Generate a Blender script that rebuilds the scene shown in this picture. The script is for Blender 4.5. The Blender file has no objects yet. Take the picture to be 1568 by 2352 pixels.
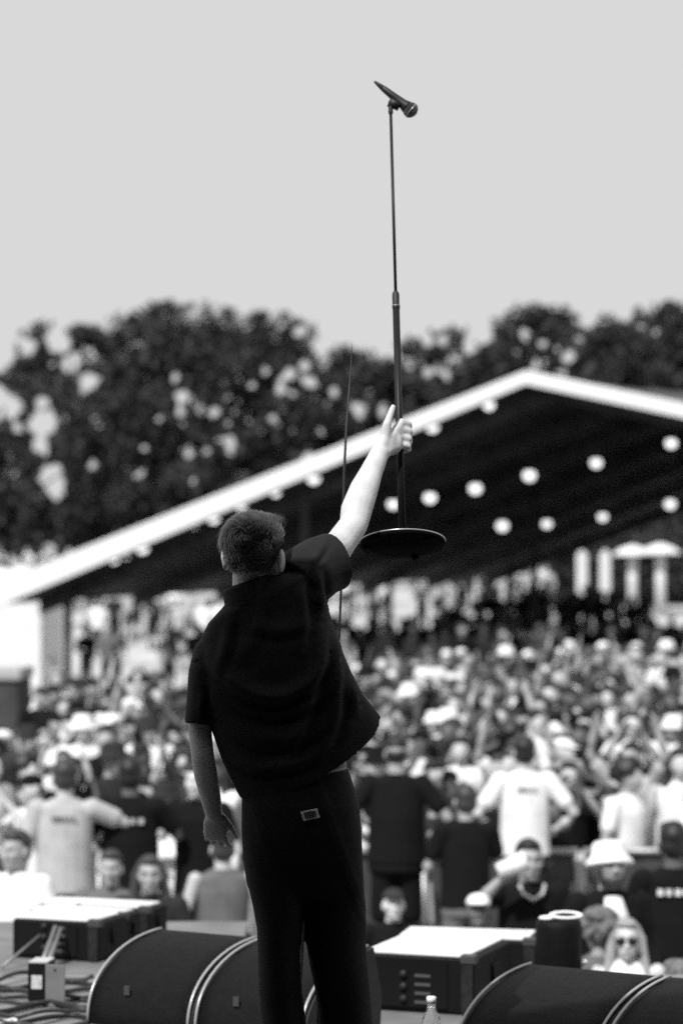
import bpy, bmesh, math, random
import numpy as np
from mathutils import Vector, Matrix

random.seed(7)
rng = np.random.default_rng(7)
S = bpy.context.scene
COL = S.collection
R = math.radians

# ------------------------------------------------------------------ camera
CAMZ = 1.55
F = 85 / 36 * 2352            # focal length in pixels of a 1568x2352 picture
HOR = 1350                    # horizon row in that picture
cam_d = bpy.data.cameras.new('camera'); cam = bpy.data.objects.new('camera', cam_d); COL.objects.link(cam)
cam_d.sensor_fit = 'VERTICAL'; cam_d.sensor_height = 36; cam_d.lens = 85
cam_d.clip_end = 2000; cam_d.clip_start = 0.05
PITCH = math.atan((HOR - 1176) / F)
cam.location = (0, 0, CAMZ); cam.rotation_euler = (math.pi / 2 + PITCH, 0, 0)
cam_d.dof.use_dof = True; cam_d.dof.focus_distance = 6.6; cam_d.dof.aperture_fstop = 2.5
cam_d.dof.aperture_blades = 0
S.camera = cam

def P(px, py, Y):
    """a pixel of the 1568x2352 picture, at the depth Y of the thing it belongs to"""
    u = (px - 784) / F; v = (1176 - py) / F
    dy = math.cos(PITCH) - v * math.sin(PITCH); dz = math.sin(PITCH) + v * math.cos(PITCH)
    return Vector((u / dy * Y, Y, CAMZ + dz / dy * Y))

# ------------------------------------------------------------------ light
EL, AZ = R(50), R(28)         # sun high behind the stage, on the left
sunv = Vector((-math.sin(AZ) * math.cos(EL), -math.cos(AZ) * math.cos(EL), math.sin(EL)))
sd = bpy.data.lights.new('sun', 'SUN'); sd.energy = 4.9; sd.angle = R(0.6); sd.color = (1, 1, 1)
so = bpy.data.objects.new('sun', sd); COL.objects.link(so); so.location = (0, -10, 40)
so.rotation_euler = (-sunv).to_track_quat('-Z', 'Y').to_euler()
W = bpy.data.worlds.new('World'); S.world = W; W.use_nodes = True
nt = W.node_tree; bg = nt.nodes['Background']
sky = nt.nodes.new('ShaderNodeTexSky'); sky.sky_type = 'NISHITA'; sky.sun_disc = False
sky.sun_elevation = EL; sky.sun_rotation = math.pi + AZ; sky.dust_density = 4
bw = nt.nodes.new('ShaderNodeRGBToBW'); nt.links.new(sky.outputs[0], bw.inputs[0])
veil = nt.nodes.new('ShaderNodeMix'); veil.data_type = 'FLOAT'; veil.inputs[0].default_value = 0.93
nt.links.new(bw.outputs[0], veil.inputs[2]); veil.inputs[3].default_value = 7.25   # thin white cloud
nt.links.new(veil.outputs[0], bg.inputs[0]); bg.inputs[1].default_value = 0.1
S.view_settings.view_transform = 'Standard'; S.view_settings.look = 'None'
S.view_settings.exposure = 0; S.view_settings.gamma = 1
S.render.engine = 'CYCLES'
S.cycles.use_denoising = False; S.cycles.max_bounces = 6; S.cycles.diffuse_bounces = 3; S.cycles.transparent_max_bounces = 6

# ------------------------------------------------------------------ materials
MATS = {}
def mat(name, g, rough=0.7, spec=0.3, var=0.0, vscale=8.0, bump=0.0, bscale=60.0, metal=0.0, emit=0.0, trans=0.0, sub=0.0, weave=False):
    if name in MATS: return MATS[name]
    m = bpy.data.materials.new(name); m.use_nodes = True; n = m.node_tree; b = n.nodes['Principled BSDF']
    b.inputs['Base Color'].default_value = (g, g, g, 1); b.inputs['Roughness'].default_value = rough
    b.inputs['Specular IOR Level'].default_value = spec; b.inputs['Metallic'].default_value = metal
    tc = n.nodes.new('ShaderNodeTexCoord')
    if var:
        no = n.nodes.new('ShaderNodeTexNoise'); no.inputs['Scale'].default_value = vscale; no.inputs['Detail'].default_value = 5
        n.links.new(tc.outputs['Object'], no.inputs['Vector'])
        mr = n.nodes.new('ShaderNodeMapRange'); mr.inputs[1].default_value = 0.3; mr.inputs[2].default_value = 0.7
        mr.inputs[3].default_value = max(0, g * (1 - var)); mr.inputs[4].default_value = min(0.95, g * (1 + var))
        n.links.new(no.outputs['Fac'], mr.inputs[0]); n.links.new(mr.outputs[0], b.inputs['Base Color'])
    if bump:
        if weave:
            t2 = n.nodes.new('ShaderNodeTexWave'); t2.inputs['Scale'].default_value = bscale; t2.inputs['Distortion'].default_value = 1.5
        else:
            t2 = n.nodes.new('ShaderNodeTexNoise'); t2.inputs['Scale'].default_value = bscale; t2.inputs['Detail'].default_value = 4
        n.links.new(tc.outputs['Object'], t2.inputs['Vector'])
        bp = n.nodes.new('ShaderNodeBump'); bp.inputs['Strength'].default_value = bump; bp.inputs['Distance'].default_value = 0.01
        n.links.new(t2.outputs['Fac'], bp.inputs['Height']); n.links.new(bp.outputs[0], b.inputs['Normal'])
    if emit:
        b.inputs['Emission Color'].default_value = (1, 1, 1, 1); b.inputs['Emission Strength'].default_value = emit
    if trans:
        b.inputs['Transmission Weight'].default_value = trans
    MATS[name] = m
    return m

# ------------------------------------------------------------------ geometry helpers
class Geo:
    def __init__(s): s.v = []; s.f = []
    def add(s, v, f):
        o = len(s.v); s.v += [tuple(p) for p in v]; s.f += [tuple(i + o for i in q) for q in f]; return s
    def tube(s, pts, rad, seg=12, hint=(0, 0, 1), cap=True):
        pts = [Vector(p) for p in pts]; n = len(pts); hint = Vector(hint); V = []; Fs = []
        for i, p in enumerate(pts):
            t = pts[min(i + 1, n - 1)] - pts[max(i - 1, 0)]
            if t.length < 1e-9: t = Vector((0, 0, 1))
            t.normalize(); u = hint.cross(t)
            if u.length < 0.05: u = Vector((0, 1, 0)).cross(t)
            if u.length < 0.05: u = Vector((1, 0, 0)).cross(t)
            u.normalize(); w = t.cross(u)
            r = rad if isinstance(rad, (int, float)) else rad[i]
            ra, rb = (r, r) if isinstance(r, (int, float)) else r
            for k in range(seg):
                a = 2 * math.pi * k / seg
                V.append(p + u * (ra * math.cos(a)) + w * (rb * math.sin(a)))
        for i in range(n - 1):
            for k in range(seg):
                k2 = (k + 1) % seg
                Fs.append((i * seg + k, i * seg + k2, (i + 1) * seg + k2, (i + 1) * seg + k))
        if cap:
            Fs.append(tuple(range(seg - 1, -1, -1))); Fs.append(tuple((n - 1) * seg + k for k in range(seg)))
        return s.add(V, Fs)
    def limb(s, pts, rad, seg=12, hint=(0, 0, 1)):
        s.tube(pts, rad, seg, hint)
        for p, r in ((pts[0], rad[0]), (pts[-1], rad[-1])):
            if isinstance(r, (int, float)): s.ell(p, (r, r, r))
        return s
    def ell(s, c, r, M=None, nu=14, nv=9):
        c = Vector(c); V = []; Fs = []
        for j in range(1, nv):
            ph = math.pi * j / nv
            for i in range(nu):
                th = 2 * math.pi * i / nu
                q = Vector((r[0] * math.sin(ph) * math.cos(th), r[1] * math.sin(ph) * math.sin(th), r[2] * math.cos(ph)))
                V.append(c + (M @ q if M else q))
        top = len(V); q = Vector((0, 0, r[2])); V.append(c + (M @ q if M else q)); V.append(c - (M @ q if M else q))
        for j in range(nv - 2):
            for i in range(nu):
                i2 = (i + 1) % nu
                Fs.append((j * nu + i, (j + 1) * nu + i, (j + 1) * nu + i2, j * nu + i2))
        for i in range(nu):
            i2 = (i + 1) % nu
            Fs.append((top, i, i2)); Fs.append((top + 1, (nv - 2) * nu + i2, (nv - 2) * nu + i))
        return s.add(V, Fs)
    def box(s, lo, hi, M=None):
        V = [Vector((x, y, z)) for x in (lo[0], hi[0]) for y in (lo[1], hi[1]) for z in (lo[2], hi[2])]
        if M: V = [M @ v for v in V]
        return s.add(V, [(0, 1, 3, 2), (4, 6, 7, 5), (0, 4, 5, 1), (2, 3, 7, 6), (0, 2, 6, 4), (1, 5, 7, 3)])
    def loft(s, rings, cap=True):
        n = len(rings[0]); V = [p for r in rings for p in r]; Fs = []
        for i in range(len(rings) - 1):
            for k in range(n):
                k2 = (k + 1) % n
                Fs.append((i * n + k, i * n + k2, (i + 1) * n + k2, (i + 1) * n + k))
        if cap:
            Fs.append(tuple(range(n - 1, -1, -1))); Fs.append(tuple((len(rings) - 1) * n + k for k in range(n)))
        return s.add(V, Fs)
    def mesh(s, name, smooth=True):
        me = bpy.data.meshes.new(name); me.from_pydata([tuple(v) for v in s.v], [], s.f); me.update()
        b = bmesh.new(); b.from_mesh(me); bmesh.ops.recalc_face_normals(b, faces=b.faces); b.to_mesh(me); b.free()
        if smooth: me.polygons.foreach_set('use_smooth', [True] * len(me.polygons))
        return me
    def remesh(s, name, voxel, smooth=4, dec=None):
        me = s.mesh(name + '_raw'); o = bpy.data.objects.new('tmp', me); COL.objects.link(o)
        m = o.modifiers.new('r', 'REMESH'); m.mode = 'VOXEL'; m.voxel_size = voxel; m.use_smooth_shade = True
        if smooth:
            k = o.modifiers.new('s', 'SMOOTH'); k.factor = 0.5; k.iterations = smooth
        if dec:
            d = o.modifiers.new('d', 'DECIMATE'); d.ratio = dec
        dg = bpy.context.evaluated_depsgraph_get()
        out = bpy.data.meshes.new_from_object(o.evaluated_get(dg)); out.name = name
        out.materials.clear()
        bpy.data.objects.remove(o); bpy.data.meshes.remove(me)
        out.polygons.foreach_set('use_smooth', [True] * len(out.polygons))
        return out

def link(name, me, m, parent=None, loc=None, bevel=0, smooth=None):
    o = bpy.data.objects.new(name, me); COL.objects.link(o)
    if m is not None and len(me.materials) == 0: me.materials.append(m)
    elif m is not None and me.materials[0] is not m:
        o.material_slots[0].link = 'OBJECT'; o.material_slots[0].material = m
    if parent: o.parent = parent
    if loc is not None: o.location = loc
    if bevel:
        b = o.modifiers.new('bevel', 'BEVEL'); b.width = bevel; b.segments = 2; b.limit_method = 'ANGLE'
    return o
def obj(name, g, m, parent=None, smooth=False, bevel=0, loc=None):
    return link(name, g.mesh(name, smooth), m, parent, loc, bevel)
def tag(o, label, cat, group=None):
    o['label'] = label; o['category'] = cat
    if group: o['group'] = group
    return o
def struct(o): o['kind'] = 'structure'; return o
def empty(name, loc=(0, 0, 0), rz=0.0):
    o = bpy.data.objects.new(name, None); COL.objects.link(o); o.location = loc; o.rotation_euler = (0, 0, rz); o.empty_display_size = 0.1
    return o
def rotz(a): return Matrix.Rotation(a, 3, 'Z')

# ------------------------------------------------------------------ ground
PIT = -1.7
def gz(x, y):
    xs = [-500, 17, 19, 25, 35, 46, 57, 68, 75, 95, 140, 700]; zs = [PIT, PIT, -1.62, -1.36, -1.14, -1.05, -1.0, -0.9, 0.35, 1.9, 2.2, 2.2]
    return float(np.interp(y, xs, zs))
def build_ground():
    ys = np.concatenate([np.linspace(-60, 20, 9), np.linspace(24, 100, 39), np.linspace(120, 700, 12)]); xs = np.linspace(-400, 400, 81)
    g = Geo(); V = []; Fs = []
    for y in ys:
        for x in xs: V.append((x, y, gz(x, y) + (0.05 * math.sin(x * .7 + y) if y > 55 else 0)))
    n = len(xs)
    for j in range(len(ys) - 1):
        for i in range(n - 1): Fs.append((j * n + i, j * n + i + 1, (j + 1) * n + i + 1, (j + 1) * n + i))
    g.add(V, Fs)
    struct(obj('ground', g, mat('dry_ground', 0.42, 0.95, 0.1, 0.35, 0.6, 0.4, 3), smooth=True))
build_ground()
def build_lawn():
    ys = np.concatenate([[9.8], np.linspace(17, 57, 41)]); g = Geo(); V = [(x, y, gz(x, y) + .012) for y in ys for x in (-60, 60)]
    g.add(V, [(2 * j, 2 * j + 1, 2 * j + 3, 2 * j + 2) for j in range(41)])
    struct(obj('lawn', g, mat('lawn_grass', 0.06, 0.95, 0.1, .5, 1.5, .6, 12), smooth=True))
build_lawn()

# ------------------------------------------------------------------ stage
def build_stage():
    g = Geo(); g.box((-8, -4.6, PIT), (8, 9.66, -0.055)); base = struct(obj('stage_platform', g, mat('stage_black', 0.02, 0.8, 0.2)))
    fl = struct(empty('stage_floor'))
    dm = [mat('deck_a', 0.17, 0.6, 0.35, 0.25, 5, 0.2, 40), mat('deck_b', 0.13, 0.6, 0.35, 0.3, 4, 0.2, 40), mat('deck_c', 0.20, 0.55, 0.35, 0.25, 6, 0.2, 40)]
    g = Geo(); g.box((-0.607, -1.217, -0.05), (0.607, 1.217, 0)); me = g.mesh('deck_panel', False); me.materials.append(dm[0])
    k = 0
    for j in range(6):
        for i in range(-5, 6):
            o = link('deck_panel', me, dm[(i * 7 + j * 3) % 3], fl, (i * 1.22 + 0.3, -3.79 + j * 2.44 + 0.03, 0), 0); k += 1
    g = Geo(); g.box((-8, 9.72, PIT), (-.42, 11.3, -.055)); struct(obj('stage_extension', g, mat('stage_black', .02)))
    g = Geo(); g.box((-.607, -.78, -.05), (.607, .78, 0)); me2 = g.mesh('deck_panel', False); me2.materials.append(dm[0])
    for i in range(6): link('deck_panel', me2, dm[i % 3], fl, (-1.04 - i * 1.22, 10.51, 0))
    g = Geo(); g.box((-7, 9.665, -0.06), (7, 9.71, 0.004)); struct(obj('stage_lip', g, mat('lip_metal', 0.25, 0.5, 0.5)))
    # the roof over the stage: its front edge throws the shade that ends at the singer's arm
    zr = 3.8; b = math.cos(AZ) / math.tan(EL); ye = 6.335 - (zr - 1.66) * b
    rt = tag(empty('stage_canopy', (0, 0, 0)), 'black stage canopy on truss towers above and behind the photographer', 'canopy')
    g = Geo(); g.box((-8, -4.6, zr), (8, ye, zr + 0.12)); obj('roof', g, mat('roof_black', 0.015, 0.9, 0.1), rt)
    g = Geo(); g.box((-8, -4.5, 0.02), (8, -4.4, zr - 0.01)); obj('back_drape', g, mat('drape_black', 0.012, 0.95, 0.1), rt)
    for sx in (-1, 1):
        g = Geo(); g.box((sx * 7.3 - .04, -4.35, 0.02), (sx * 7.3 + .04, ye - .02, zr - 0.01)); obj('added_shade_drape', g, mat('drape_black', 0.012), rt)  # unseen drapes, added to keep side light off the singer's lowered arm
        for yy in (ye - 0.3, -4.2):
            g = Geo(); M = Matrix.Translation((sx * 6.7, yy, 0))
            for a in (-.15, .15):
                for c in (-.15, .15): g.tube([M @ Vector((a, c, 0)), M @ Vector((a, c, zr - .005))], .025, 8)
            for q in range(12):
                z0 = q * zr / 12.2
                g.tube([M @ Vector((-.15, -.15, z0)), M @ Vector((.15, -.15, z0 + .4))], .012, 6); g.tube([M @ Vector((.15, .15, z0)), M @ Vector((-.15, .15, z0 + .4))], .012, 6)
            obj('truss_tower', g, mat('truss', 0.3, 0.4, 0.5, metal=.6), rt, True)
build_stage()

# ------------------------------------------------------------------ pavilion
def build_pavilion():
    L = P(14, 1388, 55); A = P(1209, 883, 48)
    e = (A - L); e.z = 0; wl = e.length; e.normalize()            # along the gable, left to right
    ax = Vector((-e.y, e.x, .030))                                   # the ridge runs back
    Rr = P(1568, 959.6, 48 + 0)                                   # right rake: find its slope in the gable plane
    d = Vector(((1568 - 784) / F, 1, 0)); o = Vector((0, 0, 0))
    t = (Vector((A.x, A.y, 0)).dot(ax)) / d.dot(ax); Rp = P(1568, 959.6, t)
    hr = (Vector((Rp.x - A.x, Rp.y - A.y, 0))).dot(e); sr = (A.z - Rp.z) / hr
    wr = (A.z - L.z) / sr; RR = A + e * wr; RR.z = L.z
    n = 24.0                                                      # length
    root = tag(empty('pavilion', Vector((A.x, A.y, gz(A.x, A.y)))), 'large open pavilion with white gable trim and dark ceiling behind the crowd', 'pavilion')
    inv = Matrix.Translation(-Vector((A.x, A.y, gz(A.x, A.y))))
    def ob(nm, g, m, sm=False, bv=0):
        g.v = [tuple(inv @ Vector(v)) for v in g.v]; return obj(nm, g, m, root, sm, bv)
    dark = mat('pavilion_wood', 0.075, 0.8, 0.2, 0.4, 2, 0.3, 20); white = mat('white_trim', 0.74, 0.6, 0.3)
    up = Vector((0, 0, 1))
    # roof boards: separate sheets running down each slope
    for side, E in ((0, L), (1, RR)):
        k = 12
        for i in range(k):
            a0 = A + ax * (n * i / k + .02); a1 = A + ax * (n * (i + 1) / k); b0 = E + ax * (n * i / k + .02); b1 = E + ax * (n * (i + 1) / k)
            lift = up * (0.05 + 0.02 * (i % 2)); th = up * .06
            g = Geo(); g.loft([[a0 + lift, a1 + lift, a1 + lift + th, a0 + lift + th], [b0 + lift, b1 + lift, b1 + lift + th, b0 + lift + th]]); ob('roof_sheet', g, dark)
        for i in range(7):                                        # rafters under the sheets
            q = ax * (1.2 + i * 3.6); g = Geo(); w = ax * .1
            g.loft([[A + q - up * .28, A + q + w - up * .28, A + q + w + up * .04, A + q + up * .04], [E + q - up * .28, E + q + w - up * .28, E + q + w + up * .04, E + q + up * .04]])
            ob('rafter', g, mat('rafter_wood', 0.07, 0.7, 0.3, .3, 3))
        for i in range(1, 8):                                     # purlins along the building
            q = A.lerp(E, i / 8) - up * .04; s = (E - A).normalized() * .08; g = Geo()
            g.loft([[q, q + s, q + s + up * .05, q + up * .05], [q + ax * n, q + s + ax * n, q + s + ax * n + up * .05, q + ax * n + up * .05]])
            ob('purlin', g, mat('rafter_wood', 0.09))
    # white bargeboards, deeper towards the left eave
    tl, ta = 0.56, 0.28
    o = -ax * .06; h = -ax * .02
    L2 = L - e * .45 - up * (.45 * (A.z - L.z) / wl)
    g = Geo(); g.loft([[L2 + o, L2 + h, L2 + h + up * (tl + .02), L2 + o + up * (tl + .02)], [A + o, A + h, A + h + up * ta, A + o + up * ta]]); ob('bargeboard', g, white, bv=.01)
    g = Geo(); g.loft([[A + o, A + h, A + h + up * ta, A + o + up * ta], [RR + o, RR + h, RR + h + up * .3, RR + o + up * .3]]); ob('bargeboard', g, white, bv=.01)
    g = Geo(); q = L - e * .05; g.box((0, 0, 0), (1, 1, 1)); g.v = [tuple(q + ax * (n * v[1]) + e * (.05 * v[0]) + up * (.02 + .14 * v[2])) for v in g.v]; ob('eave_board', g, dark)
    # posts
    pm = mat('post_wood', 0.06, 0.8, 0.2)
    spots = []
    for i in range(4): spots.append(L + e * 1.0 + ax * (1.0 + i * 7.2))
    for i in range(4): spots.append(RR - e * 1.0 + ax * (1.0 + i * 7.2))
    for i in range(3): spots.append(A - e * 6.0 + ax * (1.2 + i * 10.8)); spots.append(A + e * 7 + ax * (1.2 + i * 10.8))
    for s in spots:
        rel = (Vector((s.x - A.x, s.y - A.y, 0))).dot(e); top = A.z - (abs(rel) * (A.z - L.z) / wl if rel < 0 else rel * sr) + .030 * Vector((s.x - A.x, s.y - A.y, 0)).dot(ax)
        g = Geo(); z0 = gz(s.x, s.y) - .1; g.box((s.x - .09, s.y - .09, z0), (s.x + .09, s.y + .09, top + .04)); ob('post', g, pm, bv=.015)
    # far gable filled with boards above head height
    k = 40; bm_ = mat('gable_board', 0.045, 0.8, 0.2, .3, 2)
    for i in range(k):
        def top(r): return A.z + .030 * n - (-r * (A.z - L.z) / wl if r < 0 else r * sr)
        r0 = -wl + (wl + wr) * i / k + .01; r1 = -wl + (wl + wr) * (i + 1) / k
        if r0 < 0 < r1: r1 = -.001
        p0 = A + e * r0 + ax * (n - .1); p1 = A + e * r1 + ax * (n - .1); zb = L.z + 1.15
        if max(top(r0), top(r1)) < zb + .05 or p0.x / p0.y * F + 784 > 1285: continue
        up_ = .030 * n; zb -= .0; g = Geo()
        g.loft([[Vector((p0.x, p0.y, zb)), Vector((p1.x, p1.y, zb)), Vector((p1.x, p1.y, max(zb + .02, top(r1)))), Vector((p0.x, p0.y, max(zb + .02, top(r0))))],
                [Vector((p0.x, p0.y, zb)) + ax * .04, Vector((p1.x, p1.y, zb)) + ax * .04, Vector((p1.x, p1.y, max(zb + .02, top(r1)))) + ax * .04, Vector((p0.x, p0.y, max(zb + .02, top(r0)))) + ax * .04]])
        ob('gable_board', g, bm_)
    # pendant lamps hanging from the ceiling
    bulb = mat('lit_globe', 0.8, 0.4, 0.3, emit=1.6); cm = mat('lamp_metal', 0.05, 0.5, 0.4)
    lamps = [(1368, 1063), (1215, 1092), (1540, 1018), (1091, 1122), (987, 1143), (902, 1158), (1153, 1208), (1255, 1203), (1383, 1187), (1538, 1158),
             (1122, 930), (992, 980), (720, 1098), (632, 1130), (553, 1160), (490, 1190), (440, 1210), (327, 1258), (290, 1272), (262, 1283)]
    names = ['third from the right in the upper row', 'fourth from the right in the upper row', 'at the right end of the upper row', 'fifth from the right in the upper row', 'just right of the microphone stand', 'just left of the microphone stand pole',
             'leftmost of the lower row', 'second from left in the lower row', 'third from left in the lower row', 'rightmost of the lower row']
    gl = Geo(); gl.ell((0, 0, 0), (.125, .125, .115), nu=16, nv=10); gme = gl.mesh('globe'); gme.materials.append(bulb)
    gc = Geo(); gc.tube([(0, 0, .07), (0, 0, .10), (0, 0, .17)], [.09, .085, .02], 14); cme = gc.mesh('lamp_cap'); cme.materials.append(cm)
    for i, (px, py) in enumerate(lamps):
        best = None
        if i < 10:
            for Yt in np.arange(47, 74, .1):                     # where the sight line comes within a drop of the ceiling
                p = P(px, py, Yt); rel = (Vector((p.x - A.x, p.y - A.y, 0))); b = rel.dot(ax); r = rel.dot(e)
                if b < .8 or b > n - .8: continue
                top = A.z + .030 * b - (-r * (A.z - L.z) / wl if r < 0 else r * sr)
                q = abs(top - p.z - .75)
                if best is None or q < best[0]: best = (q, p, top)
        else:                                                     # festoon just behind the rake
            t = Vector((A.x, A.y, 0)) + ax * .5; d = Vector(((px - 784) / F, 1, 0)); Yt = t.dot(ax) / d.dot(ax); p = P(px, py, Yt)
            r = Vector((p.x - A.x, p.y - A.y, 0)).dot(e); best = (0, p, A.z - (-r * (A.z - L.z) / wl if r < 0 else r * sr))
        if best is None: continue
        p, top = best[1], best[2]
        lab = 'lit globe pendant lamp, ' + names[i] + ', under the pavilion ceiling' if i < 10 else 'lit globe lamp hanging along the left rake of the pavilion'
        if i in (20, 21): lab = 'lit globe lamp hanging low in the pavilion ' + ('right' if i == 20 else 'left') + " of the singer's shoulders"
        lt = tag(empty('pendant_lamp', p), lab, 'lamp', 'pavilion lamps')
        sc = 1.0 if i < 10 else .95
        a = link('globe', gme, bulb, lt); a.scale = (1 + .12 * math.sin(i * 2.3),) * 3; link('lamp_cap', cme, cm, lt)
        g = Geo(); g.tube([(0, 0, .17), (0, 0, max(.25, top - p.z + .06))], .012, 6); obj('cord', g, cm, lt, True)
    return L, A, e, ax, wl, n
PAV = build_pavilion()

# ------------------------------------------------------------------ tents, umbrellas beyond
def build_far_things():
    w = mat('white_canvas', 0.70, 0.8, 0.2, 0.06, 1.5, .15, 4)
    Y = 60.5; a = P(-330, 1400, Y); b = P(97, 1400, Y); z0 = gz(0, Y); zt = 1.7; dp = 4.5
    t = tag(empty('marquee_tent', ((a.x + b.x) / 2, Y, z0)), 'white marquee tent at the far left beside the pavilion corner', 'tent')
    hw = (b.x - a.x) / 2; H = zt - z0
    for i in range(4):
        g = Geo(); x0 = -hw + 2 * hw * i / 4; x1 = -hw + 2 * hw * (i + 1) / 4 - .03; g.box((x0, 0, .02), (x1, .05, H)); obj('wall_panel', g, w, t)
    g = Geo(); g.box((hw - .05, .06, .02), (hw, dp, H)); obj('side_wall', g, w, t)
    g = Geo(); g.box((-hw, dp, .02), (hw, dp + .05, H)); obj('back_wall', g, w, t)
    g = Geo(); c = [Vector((-hw - .15, -.15, H)), Vector((hw + .15, -.15, H)), Vector((hw + .15, dp + .2, H)), Vector((-hw - .15, dp + .2, H))]
    r0 = Vector((-hw * .4, dp / 2, H + .4)); r1 = Vector((hw * .4, dp / 2, H + .4)); g.add(c + [r0, r1], [(0, 1, 5, 4), (1, 2, 5), (2, 3, 4, 5), (3, 0, 4), (3, 2, 1, 0)]); obj('roof', g, w, t)
    # white umbrellas on the slope behind the pavilion
    for k, (x, yt, yb, wd, yy, lab) in enumerate(((1452, 1252, 1388, 92, 80, 'white shade umbrella on the slope, left of two at the right edge'), (1516, 1248, 1398, 98, 79, 'white shade umbrella on the slope, nearest the right edge'))):
        p = P(x, yb, yy); s = F / yy; z = gz(p.x, yy); top = P(x, yt, yy).z - z
        u = tag(empty('shade_umbrella', (p.x, yy, z)), lab, 'umbrella', 'white umbrellas beyond the pavilion')
        g = Geo(); g.tube([(0, 0, -.05), (0, 0, top - .1)], .16, 12); obj('pole', g, w, u, True)
        r = wd / s / 2; g = Geo(); g.tube([(0, 0, top - .34), (0, 0, top - .28), (0, 0, top - .1), (0, 0, top)], [r, r * .97, r * .55, .08], 8); obj('canopy', g, w, u)
    for k, (x, yt, yb, lab) in enumerate(((1336, 1262, 1364, 'white upright banner on the slope, left of a pair'), (1389, 1262, 1360, 'white upright banner on the slope, right of a pair'))):
        yy = 77; p = P(x, yb, yy); z = gz(p.x, yy); u = tag(empty('upright_banner', (p.x, yy, z)), lab, 'banner', 'white banners beyond the pavilion')
        top = P(x, yt, yy).z - z; bot = max(.3, P(x, yb, yy).z - z)
        g = Geo(); g.tube([(0, 0, -.05), (0, 0, top)], .03, 8); obj('pole', g, w, u, True)
        g = Geo(); g.tube([(0, -.02, bot), (0, -.02, bot + .05), (0, -.02, top - .2), (0, -.02, top - .04)], [(.10, .03), (.17, .035), (.17, .035), (.08, .03)], 10, hint=(0, 1, 0)); obj('cloth', g, w, u)
    # grey booth at the left edge
    yy = 30; a = P(-60, 1535, yy); b = P(44, 1535, yy); z = gz(0, yy); t = tag(empty('mixing_booth', ((a.x + b.x) / 2, yy, z)), 'grey equipment booth with pale top at the left edge of the crowd', 'booth')
    hw = (b.x - a.x) / 2; H = a.z - z
    g = Geo(); g.box((-hw, 0, .01), (hw, 1.2, H - .15)); obj('wall', g, mat('booth_grey', 0.06, 0.8, 0.2, .3, 3), t, bevel=.02)
    g = Geo(); g.box((-hw - .03, -.05, H - .148), (hw + .03, 1.25, H)); obj('top', g, mat('booth_top', 0.4, 0.7, 0.2), t, bevel=.02)
build_far_things()

# ------------------------------------------------------------------ trees
VOID = np.random.default_rng(77)
GAPS = []                     # see-through gaps in the foliage, shared by neighbouring crowns: place at the tree line and size
for (x0, x1, y0, y1, n, a, b) in ((-10, 135, 900, 1140, 18, .2, .6), (60, 260, 780, 960, 9, .15, .5), (380, 760, 850, 1080, 46, .09, .34), (180, 480, 850, 1120, 22, .07, .24), (600, 780, 760, 900, 6, .12, .3), (800, 900, 880, 960, 6, .12, .34),
                                  (960, 1120, 740, 880, 12, .1, .34), (1120, 1560, 740, 900, 16, .09, .28), (1330, 1380, 720, 800, 2, .2, .3), (20, 160, 1250, 1320, 4, .3, .6)):
    for _ in range(n):
        u = VOID.uniform(x0, x1); q = P(u, VOID.uniform(y0, y1), 96); GAPS.append((q.x, q.z, 1.18 * (a + (b - a) * VOID.random() ** 1.6), VOID.normal() * .03, VOID.normal() * .03))
GAPS = np.array(GAPS)
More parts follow.
